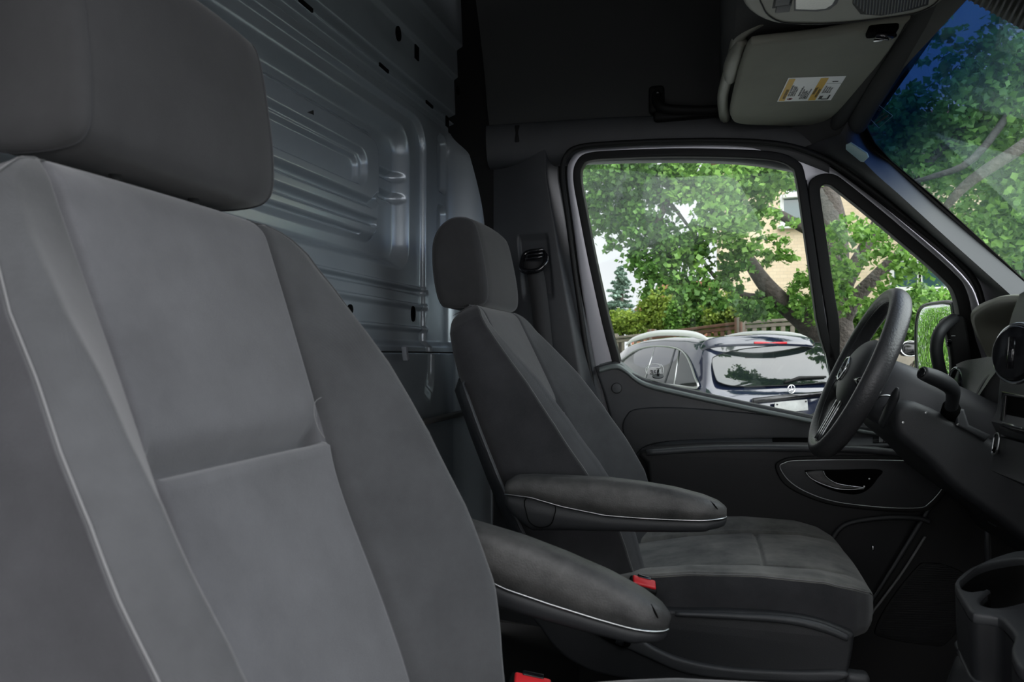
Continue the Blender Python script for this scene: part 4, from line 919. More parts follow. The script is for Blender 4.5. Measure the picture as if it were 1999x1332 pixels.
# ================================================================== A-PILLAR GRAB HANDLE
ah = thing('grab_handle', 'black grab handle upright on the windshield pillar behind the steering wheel', 'grab handle', PY(1860, 680, 1.90))
bp_ = [PY(u, v, 1.925) for u, v in [(1838, 628), (1850, 618), (1870, 614), (1884, 618), (1890, 640), (1898, 700), (1905, 750), (1862, 760), (1858, 700), (1846, 640)]]
plate('backing', bp_, .03, 'plastic_dark', ah, bevel=.008, axis=(0, 1, 0), smooth_n=3)
tube('grip', [PY(u, v, y) for u, v, y in [(1862, 622, 1.92), (1846, 634, 1.895), (1833, 652, 1.875), (1828, 680, 1.87), (1831, 705, 1.87), (1838, 735, 1.875), (1850, 765, 1.89)]], [.013, .0135, .0135, .0135, .0135, .014], 'plastic', ah, n=14, smooth_n=7)
for u, v in [(1853, 668), (1852, 672)]: disc('mount_screw', PY(u, v, 1.905), (0, -1, 0), .006, .002, 'gloss_black', ah, n=16, bevel=.0006)
rbox('mount_glint', PY(1861, 656, 1.918), (.008, .003, .0015), 'satin', ah, .0004)

# ================================================================== CUP HOLDER
cu_z = .50
ch = thing('cup_holder', 'dark grey moulded cup holder tray projecting from the dashboard', 'cup holder', PZ(1960, 1170, .45))
oc = [PZ(u, v, cu_z) for u, v in [(1864, 1140), (1872, 1128), (1905, 1103), (1950, 1084), (2010, 1072), (2200, 1060), (2230, 1200), (2060, 1300), (1999, 1306), (1975, 1270), (1981, 1240), (1970, 1222), (1948, 1203), (1900, 1195), (1882, 1172)]]
h1 = [PZ(u, v, cu_z) for u, v in [(1874, 1142), (1884, 1126), (1910, 1108), (1950, 1096), (2010, 1091), (2060, 1120), (2040, 1160), (1985, 1178), (1945, 1186), (1920, 1182), (1914, 1172), (1928, 1157), (1934, 1152), (1915, 1152), (1890, 1154)]]
plate('tray', oc, .016, 'plastic_grey', ch, holes=[h1], bevel=.005, axis=(0, 0, -1), smooth_n=[3, 4], res=3)
G = []
L = cr(np.array(h1), 4, True); c = L.mean(0)
for k, dz in [(1.01, -.004), (1.0, -.012), (.96, -.04), (.90, -.075), (.6, -.085), (.2, -.087)]: G.append([c+(q-c)*k+np.array([0, 0, dz]) for q in L])
grid('cup_well', G, 'plastic_dark', ch, closed_u=True)
L = cr(np.array(oc), 3, True); c = L.mean(0); G = []
for k, dz in [(.995, -.014), (.99, -.05), (.97, -.085)]: G.append([c+(q-c)*k+np.array([0, 0, dz]) for q in L])
skirt = grid('skirt', G, 'plastic', ch, closed_u=True)
tube('skirt_edge', [c+(q-c)*.972+np.array([0, 0, -.087]) for q in L], .003, 'plastic_grey', ch, n=6, closed=True)
tube('lower_duct', [(.42, 1.30, .32), (.34, 1.22, .18), (.26, 1.15, .03)], .045, 'plastic', ch, n=16, smooth_n=5)

# ================================================================== SCENERY BESIDE THE VAN'S OWN MIRROR
mi = thing('side_mirror', 'large black exterior mirror of the van outside the small front pane', 'mirror', PY(1800, 680, 2.30))
mo = [PY(u, v, 2.30) for u, v in [(1792, 740), (1788, 690), (1790, 640), (1796, 608), (1808, 593), (1832, 588), (1870, 592), (1870, 740)]]
mg = [PY(u, v, 2.30) for u, v in [(1794, 728), (1800, 680), (1812, 640), (1828, 614), (1842, 603), (1866, 604), (1866, 732)]]
plate('housing', mo, .05, 'gloss_black', mi, holes=[mg], bevel=.006, axis=(0, 1, 0), smooth_n=[3, 3])
bpy.data.objects.remove(bpy.data.objects['housing.001'] if 'housing.001' in bpy.data.objects else bpy.data.objects['housing'])
mn = np.array([-.95, -.30, 0]); mn /= np.linalg.norm(mn); mw = np.array([.30, -.95, 0]); mc0 = np.array([.62, 2.30, .865])
MO = [(-.088, -.09), (-.094, 0), (-.086, .07), (-.060, .103), (0, .110), (.07, .106), (.09, .08), (.09, -.10), (0, -.115), (-.07, -.112)]
L = cr(np.array([mc0+mw*a+np.array([0, 0, b]) for a, b in MO]), 4, True)
G = [mc0+(L-mc0)*k-mn*d for k, d in [(.90, .002), (.93, -.004), (1.0, 0), (1.02, .012), (1.0, .05), (.85, .09), (.5, .11), (.02, .115)]]
grid('housing', G, 'gloss_black', mi, closed_u=True)
plate('mirror_pane', mc0+(L-mc0)*.91+mn*.0005, .003, 'mirror_glass', mi, bevel=.0005, axis=tuple(-mn))
tube('mirror_arm', [(.70, 2.14, .70), (.66, 2.25, .74), (.65, 2.30, .77)], .022, 'plastic_dark', mi)
# ================================================================== OUTSIDE
GZ = -.62
struct(rbox('floor.001', (8, 20, GZ-.1), (70, 90, .2), 'asphalt', None, 0)); bpy.data.objects['floor.001'].name = 'road_ground'
rbg = rbox('lawn', (0, 24, GZ+.02), (60, 22, .12), 'grass', None, .02); tag(rbg, 'green lawn bank behind the wooden fence', 'lawn', kind='structure')
# ---- dark suv
al = math.radians(30); hv = np.array([-math.sin(al), math.cos(al), 0]); rv = np.array([math.cos(al), math.sin(al), 0]); C0 = np.array([-.02, 7.95, 0])
cw = lambda a, b, z: C0+rv*a+hv*b+np.array([0, 0, z])
suv = thing('car', 'dark blue estate car with silver roof rails parked outside the driver window', 'car', cw(.95, 2.3, GZ))
WID = 1.90; BS = [0, .05, .12, .28, .47, .60, 1.0, 1.6, 2.2, 2.7, 3.1, 3.5, 4.0, 4.5, 4.75]
ZT = [.36, .43, .50, .745, .965, 1.0, 1.035, 1.055, 1.04, .98, .77, .50, .42, .32, .15]; G = []
for b in np.concatenate([np.linspace(0, .6, 26), np.linspace(.7, 4.75, 40)]):
    z = np.interp(b, BS, ZT); t = np.clip((z-.46)/.5, 0, 1); ti = .22*t
    e = .10*math.exp(-b/.12)+.10*math.exp(-(4.75-b)/.25)   # corners rounded in plan
    zb = min(z-.02, .46)
    hp = [(.06+e, GZ+.25), (.0+e, GZ+.4), (-.01+e, .10), (.0+e, .32), (.02+e, zb), (.02+ti*.5+e, zb+(z-.05-zb)*.5), (.02+ti+e, z-.05), (.08+ti+e, z-.012), (.30+ti*.6+e, z+.012), (.95, z+.03)]
    G.append([cw(a, b, q) for a, q in hp]+[cw(WID-a, b, q) for a, q in hp[::-1][1:]])
grid('body', G, 'car_paint', suv, cap=True, auto=60)
lam = math.atan2(.22, .50); ns_ = -rv*math.cos(lam)+np.array([0, 0, math.sin(lam)]); cs_ = ns_@cw(.02, 0, .46)
SP = lambda u, v, o=.006: P(u, v, ns_, cs_+o)
dlo = [(1206, 712), (1222, 697), (1242, 684), (1262, 678), (1285, 676), (1312, 678), (1332, 686), (1345, 704), (1356, 735), (1361, 757), (1320, 753), (1250, 745), (1200, 738)]
sgp = plate('side_glass', [SP(u, v) for u, v in dlo], .01, 'car_glass', suv, bevel=.003, axis=tuple(-ns_), smooth_n=3)
tube('window_trim', cr(np.array([SP(u, v, .010) for u, v in dlo]), 4, True), .014, 'satin', suv, n=6, closed=True)
for a, b in [((1279, 678), (1258, 742)), ((1318, 682), (1297, 750)), ((1326, 684), (1316, 752))]: tube('window_post', [SP(*a, .010), SP(*b, .010)], .010, 'satin' if a[0] != 1318 else 'plastic_grey', suv, n=6)
# roof rails
RL = lambda a, o: [cw(a, b, z+o) for b, z in [(.42, .99), (.60, 1.04), (.9, 1.085), (1.5, 1.115), (2.0, 1.105), (2.5, 1.05), (2.75, .98)]]
tube('roof_rail', RL(.27, .0), [.010, .030, .034, .034, .030, .010], 'rail', suv, n=10, smooth_n=5, sq=(.6, 1.2)); tube('roof_rail', RL(1.63, .0), [.010, .030, .034, .034, .030, .010], 'rail', suv, n=10, smooth_n=5, sq=(.6, 1.2))
# rear glass on the sloping tailgate
nr = np.cross(rv, cw(0, .47, .965)-cw(0, .12, .50)); nr /= np.linalg.norm(nr); nr *= -np.sign(nr@hv); cr0 = nr@cw(0, .12, .50)
RP = lambda u, v, o=.05: P(u, v, nr, cr0+o)
rg = [(1390, 705), (1400, 694), (1440, 683), (1500, 676), (1560, 672), (1608, 672), (1628, 720), (1632, 742), (1600, 748), (1520, 753), (1440, 754), (1408, 748), (1397, 738)]
plate('rear_glass', [RP(u, v, .052) for u, v in rg], .01, 'car_glass', suv, bevel=.003, axis=tuple(-nr), smooth_n=3)
tube('rear_glass_gap', cr(np.array([RP(u, v, .054) for u, v in rg]), 4, True), .004, 'seal', suv, n=5, closed=True)
spo = [cw(a, b, z) for a, b, z in [(.22, .50, .90), (.26, .42, .955), (.45, .33, .985), (.95, .28, 1.0), (1.45, .33, .985), (1.64, .42, .955), (1.68, .50, .90)]]
tube('spoiler', spo, [.02, .035, .04, .045, .04, .035, .02], 'car_paint', suv, n=12, smooth_n=6, sq=(.5, 1.6))
tube('brake_light', [cw(a, .262, .968) for a in (.74, .95, 1.16)], .014, 'red_light', suv, n=6)
tube('rear_wiper', [RP(1532, 747, .07), RP(1560, 738, .075), RP(1612, 736, .07)], [.012, .02, .012], 'plastic_dark', suv, n=8)
RT = lambda u, v, o=0: P(u, v, -hv, -hv@cw(0, -.02, 0)+o)
tube('tail_crease', [RT(1470, 783, .01), RT(1540, 775, .01), RT(1620, 768, .01)], .03, 'gloss_black', suv, n=8)
plate('number_plate', [RT(u, v, .03) for u, v in [(1513, 786), (1576, 780), (1578, 801), (1512, 808)]], .01, 'plate_grey', suv, bevel=.003, axis=tuple(hv))
for (u, v) in [(1517, 790), (1573, 784)]: disc('plate_screw', RT(u, v, .032), tuple(-hv), .010, .006, 'plastic_dark', suv, n=10, bevel=.001)
ec = RT(1545, 760, .03); uu, vv2 = rv, np.array([0, 0, 1.])
tube('emblem', [ec+uu*.045*math.cos(t)+vv2*.045*math.sin(t) for t in np.linspace(0, 2*np.pi, 24, endpoint=False)], .006, 'chrome', suv, n=6, closed=True)
for k in range(3):
    t = math.pi/2+k*2*math.pi/3; tube('emblem_point', [ec, ec+uu*.045*math.cos(t)+vv2*.045*math.sin(t)], [.009, .002], 'chrome', suv, n=5)
for a_, b_ in [(.30, .62), (.30, 3.72), (1.62, .62), (1.62, 3.72)]:
    wh = disc('wheel', cw(a_-.06, b_+.25, GZ+.34), tuple(rv), .34, .22, 'rubber', suv, n=28, bevel=.03)
for s in (-.20, 2.05): pass
# ---- roadside car further along, only its wing mirror and glass show beside the steering wheel
oc_ = thing('car', 'dark parked car mostly hidden behind the steering wheel, its wing mirror showing', 'car', (3.1, 9.6, GZ))
cc0 = np.array([2.25, 7.4, 0]); c2 = lambda a, b, z: cc0+np.array([a, b, z])
G = []
for b in np.linspace(0, 4.4, 40):
    z = np.interp(b, [0, .15, .7, 1.5, 2.4, 3.1, 3.8, 4.4], [.25, .5, .88, .92, .84, .45, .38, .25]); t = np.clip((z-.38)/.5, 0, 1); e = .12*math.exp(-b/.2); zb = min(z-.02, .38)
    hp = [(.06+e, GZ+.25), (0+e, .0), (.0+e, zb), (.02+.2*t+e, z-.04), (.3+.1*t+e, z+.01), (.9, z+.03)]
    G.append([c2(a, b, q) for a, q in hp]+[c2(1.8-a, b, q) for a, q in hp[::-1][1:]])
grid('body', G, 'car_paint', oc_, cap=True, auto=60)
for b0, b1 in ((.75, 1.45), (1.5, 2.4)): mk('side_glass', [c2(.015, b0, .40), c2(.012, b1, .40), c2(.17, min(b1, 2.2), .76), c2(.17, b0+.05, .76)], [(0, 1, 2, 3)], 'car_glass', oc_, False)
mp_ = PY(1774, 681, 9.0); rbox('wing_mirror', mp_, (.20, .14, .17), 'gloss_black', oc_, .05); tube('mirror_trim', [mp_+np.array([.10*math.cos(t), -.078, .085*math.sin(t)]) for t in np.linspace(0, 2*np.pi, 20, endpoint=False)], .008, 'chrome', oc_, n=5, closed=True)
for b_ in (.8, 3.5): disc('wheel', c2(.01, b_, GZ+.33), (1, 0, 0), .33, .2, 'rubber', oc_, n=28, bevel=.03); disc('wheel', c2(1.60, b_, GZ+.33), (1, 0, 0), .33, .2, 'rubber', oc_, n=28, bevel=.03)
# ---- wooden fence
FA = [(-1.9, 14.9, 1.19), (-1.06, 14.0, 1.24), (.50, 12.6, 1.37), (2.1, 13.1, 1.50), (3.9, 13.7, 1.62)]
def fence(pts, label, m, n):
    fe = thing('fence', label, 'fence', (pts[0][0], pts[0][1], GZ))
    pts = [np.array(p) for p in pts]; L = np.linalg.norm(pts[-1]-pts[0]); d = (pts[-1]-pts[0])/L; R = Matrix.Rotation(math.atan2(d[1], d[0]), 3, 'Z') @ Matrix.Rotation(-math.asin(d[2]), 3, 'Y')
    mid = (pts[0]+pts[-1])/2
    rbox('top_rail', mid, (L, .09, .05), m, fe, .008, R); rbox('top_rail', mid-np.array([0, 0, .07]), (L, .04, .06), m, fe, .006, R); rbox('bottom_rail', mid-np.array([0, 0, .52]), (L, .05, .08), m, fe, .006, R)
    for k in range(n):
        q = pts[0]+d*L*(k+.5)/n; rbox('slat', q-np.array([0, 0, .30]), (.075, .02, .50), m, fe, .004, Matrix.Rotation(math.atan2(d[1], d[0]), 3, 'Z'))
    rbox('solid_boards', mid-np.array([0, 0, 1.2]), (L, .03, 1.3), m, fe, .01, R)
    for q in (pts[0], pts[-1]): rbox('post', (q[0], q[1], (GZ+q[2]+.09)/2), (.13, .13, q[2]+.09-GZ), m, fe, .01, Matrix.Rotation(math.atan2(d[1], d[0]), 3, 'Z'))
fence(FA[:2], 'weathered grey picket fence left of the fence post, above the parked car bonnet', 'wood', 6)
fence([FA[1], FA[2]], 'reddish brown picket fence running behind the car roof rails', 'wood_red', 14)
fence([FA[2], FA[4]], 'grey board fence behind the forked tree trunk', 'wood', 22)
# ---- houses
hs1 = thing('house', 'cream brick house with white-framed windows behind the maple', 'house', (6.0, 19, GZ))
def brick(name, c1, c2, mort, sc):
    M = bpy.data.materials.new(name); M.use_nodes = True; n = M.node_tree.nodes; l = M.node_tree.links; b = n['Principled BSDF']; b.inputs['Roughness'].default_value = .9
    t = n.new('ShaderNodeTexCoord'); mp = n.new('ShaderNodeMapping'); mp.inputs['Rotation'].default_value = (math.pi/2, 0, 0); l.new(t.outputs['Object'], mp.inputs[0])
    br = n.new('ShaderNodeTexBrick'); br.inputs['Scale'].default_value = sc; br.inputs['Color1'].default_value = (*c1, 1); br.inputs['Color2'].default_value = (*c2, 1); br.inputs['Mortar'].default_value = (*mort, 1); br.inputs['Mortar Size'].default_value = .012
    l.new(mp.outputs[0], br.inputs['Vector']); l.new(br.outputs['Color'], b.inputs['Base Color']); MT[name] = M
brick('brick_cream', (.66, .54, .38), (.60, .48, .33), (.48, .40, .30), 3.2); brick('brick_red', (.48, .20, .14), (.40, .16, .11), (.5, .36, .28), 3)
yh = 18.0
wl_ = [PY(u, v, yh) for u, v in [(1404, 790), (1404, 318), (1640, 300), (1640, 790)]]
x0 = PY(1404, 400, yh)[0]
w_ops = []
def winrect(u0, v0, u1, v1):
    a, b = PY(u0, v0, yh), PY(u1, v1, yh); return (a[0], b[0], min(a[2], b[2]), max(a[2], b[2]))
wins = [winrect(1530, 385, 1600, 432), winrect(1540, 330, 1600, 372), winrect(1745, 512, 1790, 560), winrect(1800, 512, 1850, 560), winrect(1590, 355, 1690, 430)]
wall = [(x0, yh, GZ), (x0, yh, 5.9), (14, yh, 5.9), (14, yh, GZ)]
plate('brick_wall', wall, 6.0, 'brick_cream', hs1, bevel=.01, axis=(0, 1, 0))
for (a, b, c, d) in wins[:4]:
    f = plate('window', [(a-.09, yh-.02, c-.09), (a-.09, yh-.02, d+.06), (b+.09, yh-.02, d+.06), (b+.09, yh-.02, c-.09)], .06, 'frame_white', hs1, holes=[[(a, yh-.02, c), (a, yh-.02, d), (b, yh-.02, d), (b, yh-.02, c)]], bevel=.01, axis=(0, 1, 0))
    mk('pane', [(a, yh-.01, c), (b, yh-.01, c), (b, yh-.01, d), (a, yh-.01, d)], [(0, 1, 2, 3)], 'house_glass', f, False)
    rbox('sill', ((a+b)/2, yh-.08, c-.12), (b-a+.3, .16, .08), 'frame_white', f, .01)
rbox('roof_eave', ((x0+14)/2, yh+2.8, 6.0), (14-x0+.8, 7.2, .25), 'roof_tile', hs1, .05)
hs2 = thing('house', 'distant house with low red tiled roof beyond the shrubs', 'house', (-1.0, 30, GZ))
yr = 27; a0, a1 = PY(1300, 600, yr), PY(1440, 520, yr)
V = [PY(1215, 625, yr), PY(1290, 556, yr), PY(1450, 540, yr), PY(1480, 625, yr)]
plate('tiled_roof', V, 5, 'roof_tile', hs2, bevel=.05, axis=(0, 1, 0))
rbox('brick_wall', ((V[0][0]+V[3][0])/2, yr+2.6, (GZ+V[0][2])/2), (V[3][0]-V[0][0]-.6, 4.6, V[0][2]-GZ), 'brick_red', hs2, .02)
# ---- trees
def leaves(name, m, parent, cl, size=.09, droop=.3, mul=1.5):
    size = size*.80; cl = [(c, r, int(n*mul)) for c, r, n in cl]
    """cl: list of (centre, (rx, ry, rz), count)"""
    Cs = []; 
    for c, r, n in cl:
        q = rng.normal(size=(n, 3)); q /= np.linalg.norm(q, axis=1)[:, None]+1e-9; q *= rng.random((n, 1))**.45
        k = max(6, n//24); tw = rng.normal(size=(k, 3)); tw /= np.linalg.norm(tw, axis=1)[:, None]; tw *= rng.random((k, 1))**.4
        w_ = tw[rng.integers(0, k, n)]+rng.normal(size=(n, 3))*.10; mixk = rng.random((n, 1)) < .8
        Cs.append(np.array(c)+np.where(mixk, w_, q)*np.array(r))
    Cs = np.concatenate(Cs); n = len(Cs); s = size*(.6+.8*rng.random((n, 1)))
    a = rng.normal(size=(n, 3)); a[:, 2] -= droop*1.5; a /= np.linalg.norm(a, axis=1)[:, None]
    b = rng.normal(size=(n, 3)); b[:, 2] *= .5; b -= a*(a*b).sum(1)[:, None]; b /= np.linalg.norm(b, axis=1)[:, None]; nn = np.cross(a, b)
    sh = [(-.5, 0, 0), (-.12, .46, .06), (.12, .22, .02), (.5, 0, -.06), (.12, -.22, .02), (-.12, -.46, .06)]
    V = np.stack([Cs+s*(a*x+b*y+nn*z) for x, y, z in sh], 1).reshape(-1, 3)-np.array(wloc(parent))
    F = (np.arange(n)[:, None]*6+np.array([[0, 1, 2, 3, 4, 5]])).reshape(-1)
    me = bpy.data.meshes.new(name); me.vertices.add(n*6); me.vertices.foreach_set('co', V.ravel()); me.loops.add(n*6); me.loops.foreach_set('vertex_index', F.astype(np.int32)); me.polygons.add(n); me.polygons.foreach_set('loop_start', np.arange(n)*6); me.update(calc_edges=True); me.validate()
    me.materials.append(MT[m]); ob = bpy.data.objects.new(name, me); COL.objects.link(ob); ob.parent = parent; return ob
def at(u, v, y): return PY(u, v, y)
def ball(u, v, y, ru, rv_, n, ry=None):
    d = (at(u, v, y)-CAM)@fw; return (at(u, v, y), (ru*d/FPX, ry or max(ru, rv_)*d/FPX*.8, rv_*d/FPX), n)
# main maple with forked trunk in front of the house
mp1 = thing('maple_tree', 'large forked maple standing right of the dark estate car', 'tree', (*at(1635, 700, 11.2)[:2], GZ))
Y1 = 11.2
tube('trunk', [(*at(1640, 700, Y1)[:2], GZ), at(1638, 680, Y1), at(1628, 600, Y1), at(1625, 500, Y1), at(1622, 430, Y1), at(1600, 330, Y1), at(1585, 200, Y1)], [.28, .23, .20, .22, .20, .17, .12], 'bark', mp1, n=14, smooth_n=5)
tube('branch', [at(1610, 665, Y1-.2), at(1570, 625, Y1-.4), at(1525, 588, Y1-.6), at(1490, 550, Y1-.7), at(1460, 505, Y1-.8)], [.21, .16, .13, .11, .085], 'bark', mp1, n=12, smooth_n=5)
tube('branch', [at(1640, 640, Y1), at(1658, 600, Y1-.1), at(1700, 550, Y1-.2), at(1760, 495, Y1-.3), at(1830, 460, Y1-.5), at(1900, 430, Y1-.7)], [.13, .12, .09, .07, .05, .03], 'bark', mp1, n=10, smooth_n=5)
tube('branch', [at(1632, 620, Y1), at(1648, 560, Y1), at(1680, 500, Y1), at(1710, 440, Y1), at(1740, 360, Y1)], [.14, .12, .10, .08, .05], 'bark', mp1, n=10, smooth_n=5)
tube('branch', [at(1622, 470, Y1), at(1560, 440, Y1), at(1500, 410, Y1), at(1420, 405, Y1-.5), at(1350, 380, Y1-1)], [.10, .08, .06, .05, .03], 'bark', mp1, n=8, smooth_n=5)
tube('branch', [at(1500, 580, Y1-.6), at(1450, 575, Y1-.7), at(1400, 545, Y1-.9), at(1370, 505, Y1-1)], [.05, .04, .03, .02], 'bark', mp1, n=8, smooth_n=5)
tube('branch', [at(1590, 330, Y1), at(1540, 360, Y1), at(1495, 330, Y1), at(1460, 270, Y1)], [.12, .10, .08, .06], 'bark', mp1, n=8, smooth_n=5)
leaves('foliage', 'leaf_maple', mp1, [ball(1450, 360, 9.5, 90, 60, 1500), ball(1500, 330, 9.8, 70, 40, 900), ball(1410, 430, 9.2, 60, 45, 800), ball(1500, 440, 10.6, 60, 40, 230), ball(1440, 480, 9.6, 50, 25, 320), ball(1510, 500, 10.8, 50, 25, 200), ball(1330, 500, 9.4, 50, 60, 420), ball(1350, 350, 9.2, 60, 50, 700), ball(1700, 470, 10, 90, 60, 620), ball(1780, 520, 9.6, 60, 40, 300), ball(1590, 580, 10.4, 50, 60, 700), ball(1640, 560, 10.5, 40, 60, 400), ball(1750, 600, 10.0, 70, 45, 900), ball(1570, 320, 9, 60, 40, 700)], .095)
# dark maple overhanging from the left
mp2 = thing('maple_tree', 'dark leafy maple hanging over the left half of the driver window', 'tree', (*at(1120, 700, 9.4)[:2], GZ))
Y2 = 9.4
tube('trunk', [(*at(1030, 700, Y2)[:2], GZ), at(1035, 500, Y2), at(1060, 300, Y2), at(1090, 100, Y2)], [.2, .18, .15, .1], 'bark', mp2, n=10, smooth_n=4)
tube('branch', [at(1055, 330, Y2), at(1140, 330, Y2), at(1210, 345, Y2), at(1290, 380, Y2), at(1350, 450, Y2)], [.09, .07, .05, .03, .015], 'bark', mp2, n=8, smooth_n=4)
tube('branch', [at(1380, 250, Y2+.6), at(1350, 330, Y2+.4), at(1300, 400, Y2), at(1270, 470, Y2)], [.10, .08, .05, .02], 'bark', mp2, n=8, smooth_n=4)
leaves('foliage', 'leaf_dark', mp2, [ball(1200, 360, Y2, 90, 55, 1900), ball(1170, 420, Y2, 50, 45, 520), ball(1260, 430, Y2, 70, 55, 900), ball(1220, 330, Y2-.5, 60, 30, 800), ball(1300, 350, Y2, 60, 50, 900), ball(1330, 480, Y2, 60, 50, 620), ball(1280, 520, Y2, 50, 40, 480), ball(1340, 560, Y2, 60, 30, 420), ball(1390, 580, Y2, 50, 30, 420), ball(1240, 500, Y2, 40, 30, 200), ball(1190, 475, Y2, 30, 22, 110), ball(1100, 330, Y2, 60, 60, 700), ball(1250, 200, Y2, 200, 90, 1500), ball(1430, 530, Y2+.4, 50, 40, 380), ball(1480, 600, 10.5, 50, 30, 400), ball(1260, 560, Y2, 30, 25, 90)], .092)
# blue spruce
spx = thing('spruce_tree', 'blue-green spruce between the fence post and the left window edge', 'tree', (*at(1212, 700, 17)[:2], GZ))
tube('trunk', [(*at(1212, 700, 17)[:2], GZ), at(1214, 520, 17)], [.12, .02], 'bark', spx, n=8)
V = []; cl_ = []
for k in range(16):
    v = 525+k*9; w_ = 4+k*2.6
    for s in range(5): cl_.append(ball(1213+rng.uniform(-w_, w_), v+rng.uniform(-2, 4), 17+rng.uniform(-.4, .4), w_*.55+3, 3.2, 110))
leaves('foliage', 'leaf_blue', spx, cl_, .085, 0)
# shrubs behind the fence
def shrub(u0, v0, y, ru, rv_, n, m, label, size=.09):
    sh = thing('shrub', label, 'shrub', (*at(u0, v0, y)[:2], GZ)); tube('stem', [(*at(u0, v0, y)[:2], GZ), at(u0, v0, y)], [.05, .03], 'bark', sh, n=6)
    leaves('foliage', m, sh, [ball(u0, v0, y, ru, rv_, n), ball(u0-ru*.4, v0+rv_*.5, y, ru*.7, rv_*.8, n//2), ball(u0+ru*.4, v0+rv_*.5, y, ru*.7, rv_*.8, n//2)], size)
shrub(1215, 628, 15.4, 45, 22, 1500, 'leaf_yellow', 'bright green low shrub under the spruce, left of the fence post')
shrub(1285, 605, 15.6, 42, 42, 2200, 'leaf_yellow', 'yellow-green bushy cedar just right of the fence post')
shrub(1350, 600, 15.2, 45, 42, 2400, 'leaf_maple', 'green hedge bush behind the brown fence under the red roof')
shrub(1420, 605, 14.6, 45, 40, 2200, 'leaf_yellow', 'yellow-green hedge bush above the middle of the car roof')
shrub(1490, 615, 14.0, 45, 36, 1900, 'leaf_maple', 'dark green bush beneath the sawn leaning branch')
shrub(1560, 630, 13.6, 45, 36, 1700, 'leaf_dark', 'shaded bush left of the forked trunk')
shrub(1720, 620, 12.4, 60, 34, 2000, 'leaf_maple', 'green bush over the board fence right of the forked trunk')
shrub(1810, 610, 11.8, 60, 50, 2400, 'leaf_maple', 'leafy bush seen above the black exterior mirror')
# trees ahead, seen through the windshield
mp3 = thing('maple_tree', 'tall street maple with dark crossing boughs seen through the windshield', 'tree', (*at(1950, 700, 8.0)[:2], GZ))
Y3 = 8.0
tube('trunk', [(*at(2100, 700, Y3)[:2], GZ), at(2080, 500, Y3), at(2060, 300, Y3), at(2000, 100, Y3)], [.2, .18, .15, .1], 'bark', mp3, n=10, smooth_n=4)
tube('branch', [at(2075, 230, Y3), at(1990, 290, Y3-.7), at(1900, 350, Y3-.8), at(1850, 400, Y3-.8), at(1800, 470, Y3-.6)], [.07, .06, .05, .035, .02], 'bark', mp3, n=8, smooth_n=4)
tube('branch', [at(1960, 150, Y3), at(1880, 250, Y3), at(1810, 320, Y3), at(1780, 380, Y3)], [.06, .05, .045, .03], 'bark', mp3, n=8, smooth_n=4)
tube('branch', [at(1985, 200, Y3), at(1900, 310, Y3-.6), at(1820, 345, Y3-.7), at(1760, 360, Y3-.6)], [.035, .035, .025, .015], 'bark', mp3, n=8, smooth_n=4)
leaves('foliage', 'leaf_maple', mp3, [ball(1850, 220, Y3, 110, 80, 900), ball(1950, 300, Y3, 90, 100, 1000), ball(1960, 430, Y3, 90, 70, 1100), ball(1850, 330, Y3, 80, 50, 420), ball(1770, 300, Y3, 60, 50, 420), ball(1960, 150, Y3, 80, 90, 800), ball(2060, 380, Y3, 110, 180, 1600), ball(1880, 90, Y3, 100, 60, 160), ball(1740, 240, Y3, 60, 50, 220)], .095)
mp4 = thing('maple_tree', 'darker maple filling the far background through the windshield', 'tree', (*at(1960, 700, 15.0)[:2], GZ))
tube('trunk', [(*at(2000, 700, 15)[:2], GZ), at(1990, 300, 15)], [.25, .15], 'bark', mp4, n=10)
leaves('foliage', 'leaf_dark', mp4, [ball(1900, 350, 15, 160, 140, 2100), ball(2010, 200, 15, 120, 160, 1500), ball(1960, 500, 15, 110, 100, 1500), ball(1750, 250, 15, 90, 90, 500)], .14)
hg = thing('hedge', 'tall hedge left of the parked estate car, mirrored in the exterior mirror', 'hedge', (-9, 8.5, GZ)); tube('stem', [(-9, 8.5, GZ), (-9, 8.5, 1)], .06, 'bark', hg)
leaves('foliage', 'leaf_maple', hg, [((-9, 9.8, 1.1), (1.6, 6.5, 2.2), 9500)], .22)
# street trees behind the photographer, mirrored in the panes and in the car
mp5 = thing('maple_tree', 'street tree on the near side, seen only mirrored in the car glass', 'tree', (3.0, -7, GZ))
tube('trunk', [(3, -7, GZ), (3.1, -7, 2.2), (3, -6.8, 5)], [.25, .2, .1], 'bark', mp5, n=10, smooth_n=4)
leaves('foliage', 'leaf_dark', mp5, [((3, -7, 4.5), (3.2, 2.5, 1.9), 5000), ((5.2, -6.5, 3.8), (2, 2, 1.5), 2500), ((-1.5, -8, 3.6), (2.6, 2, 1.6), 3500)], .16)
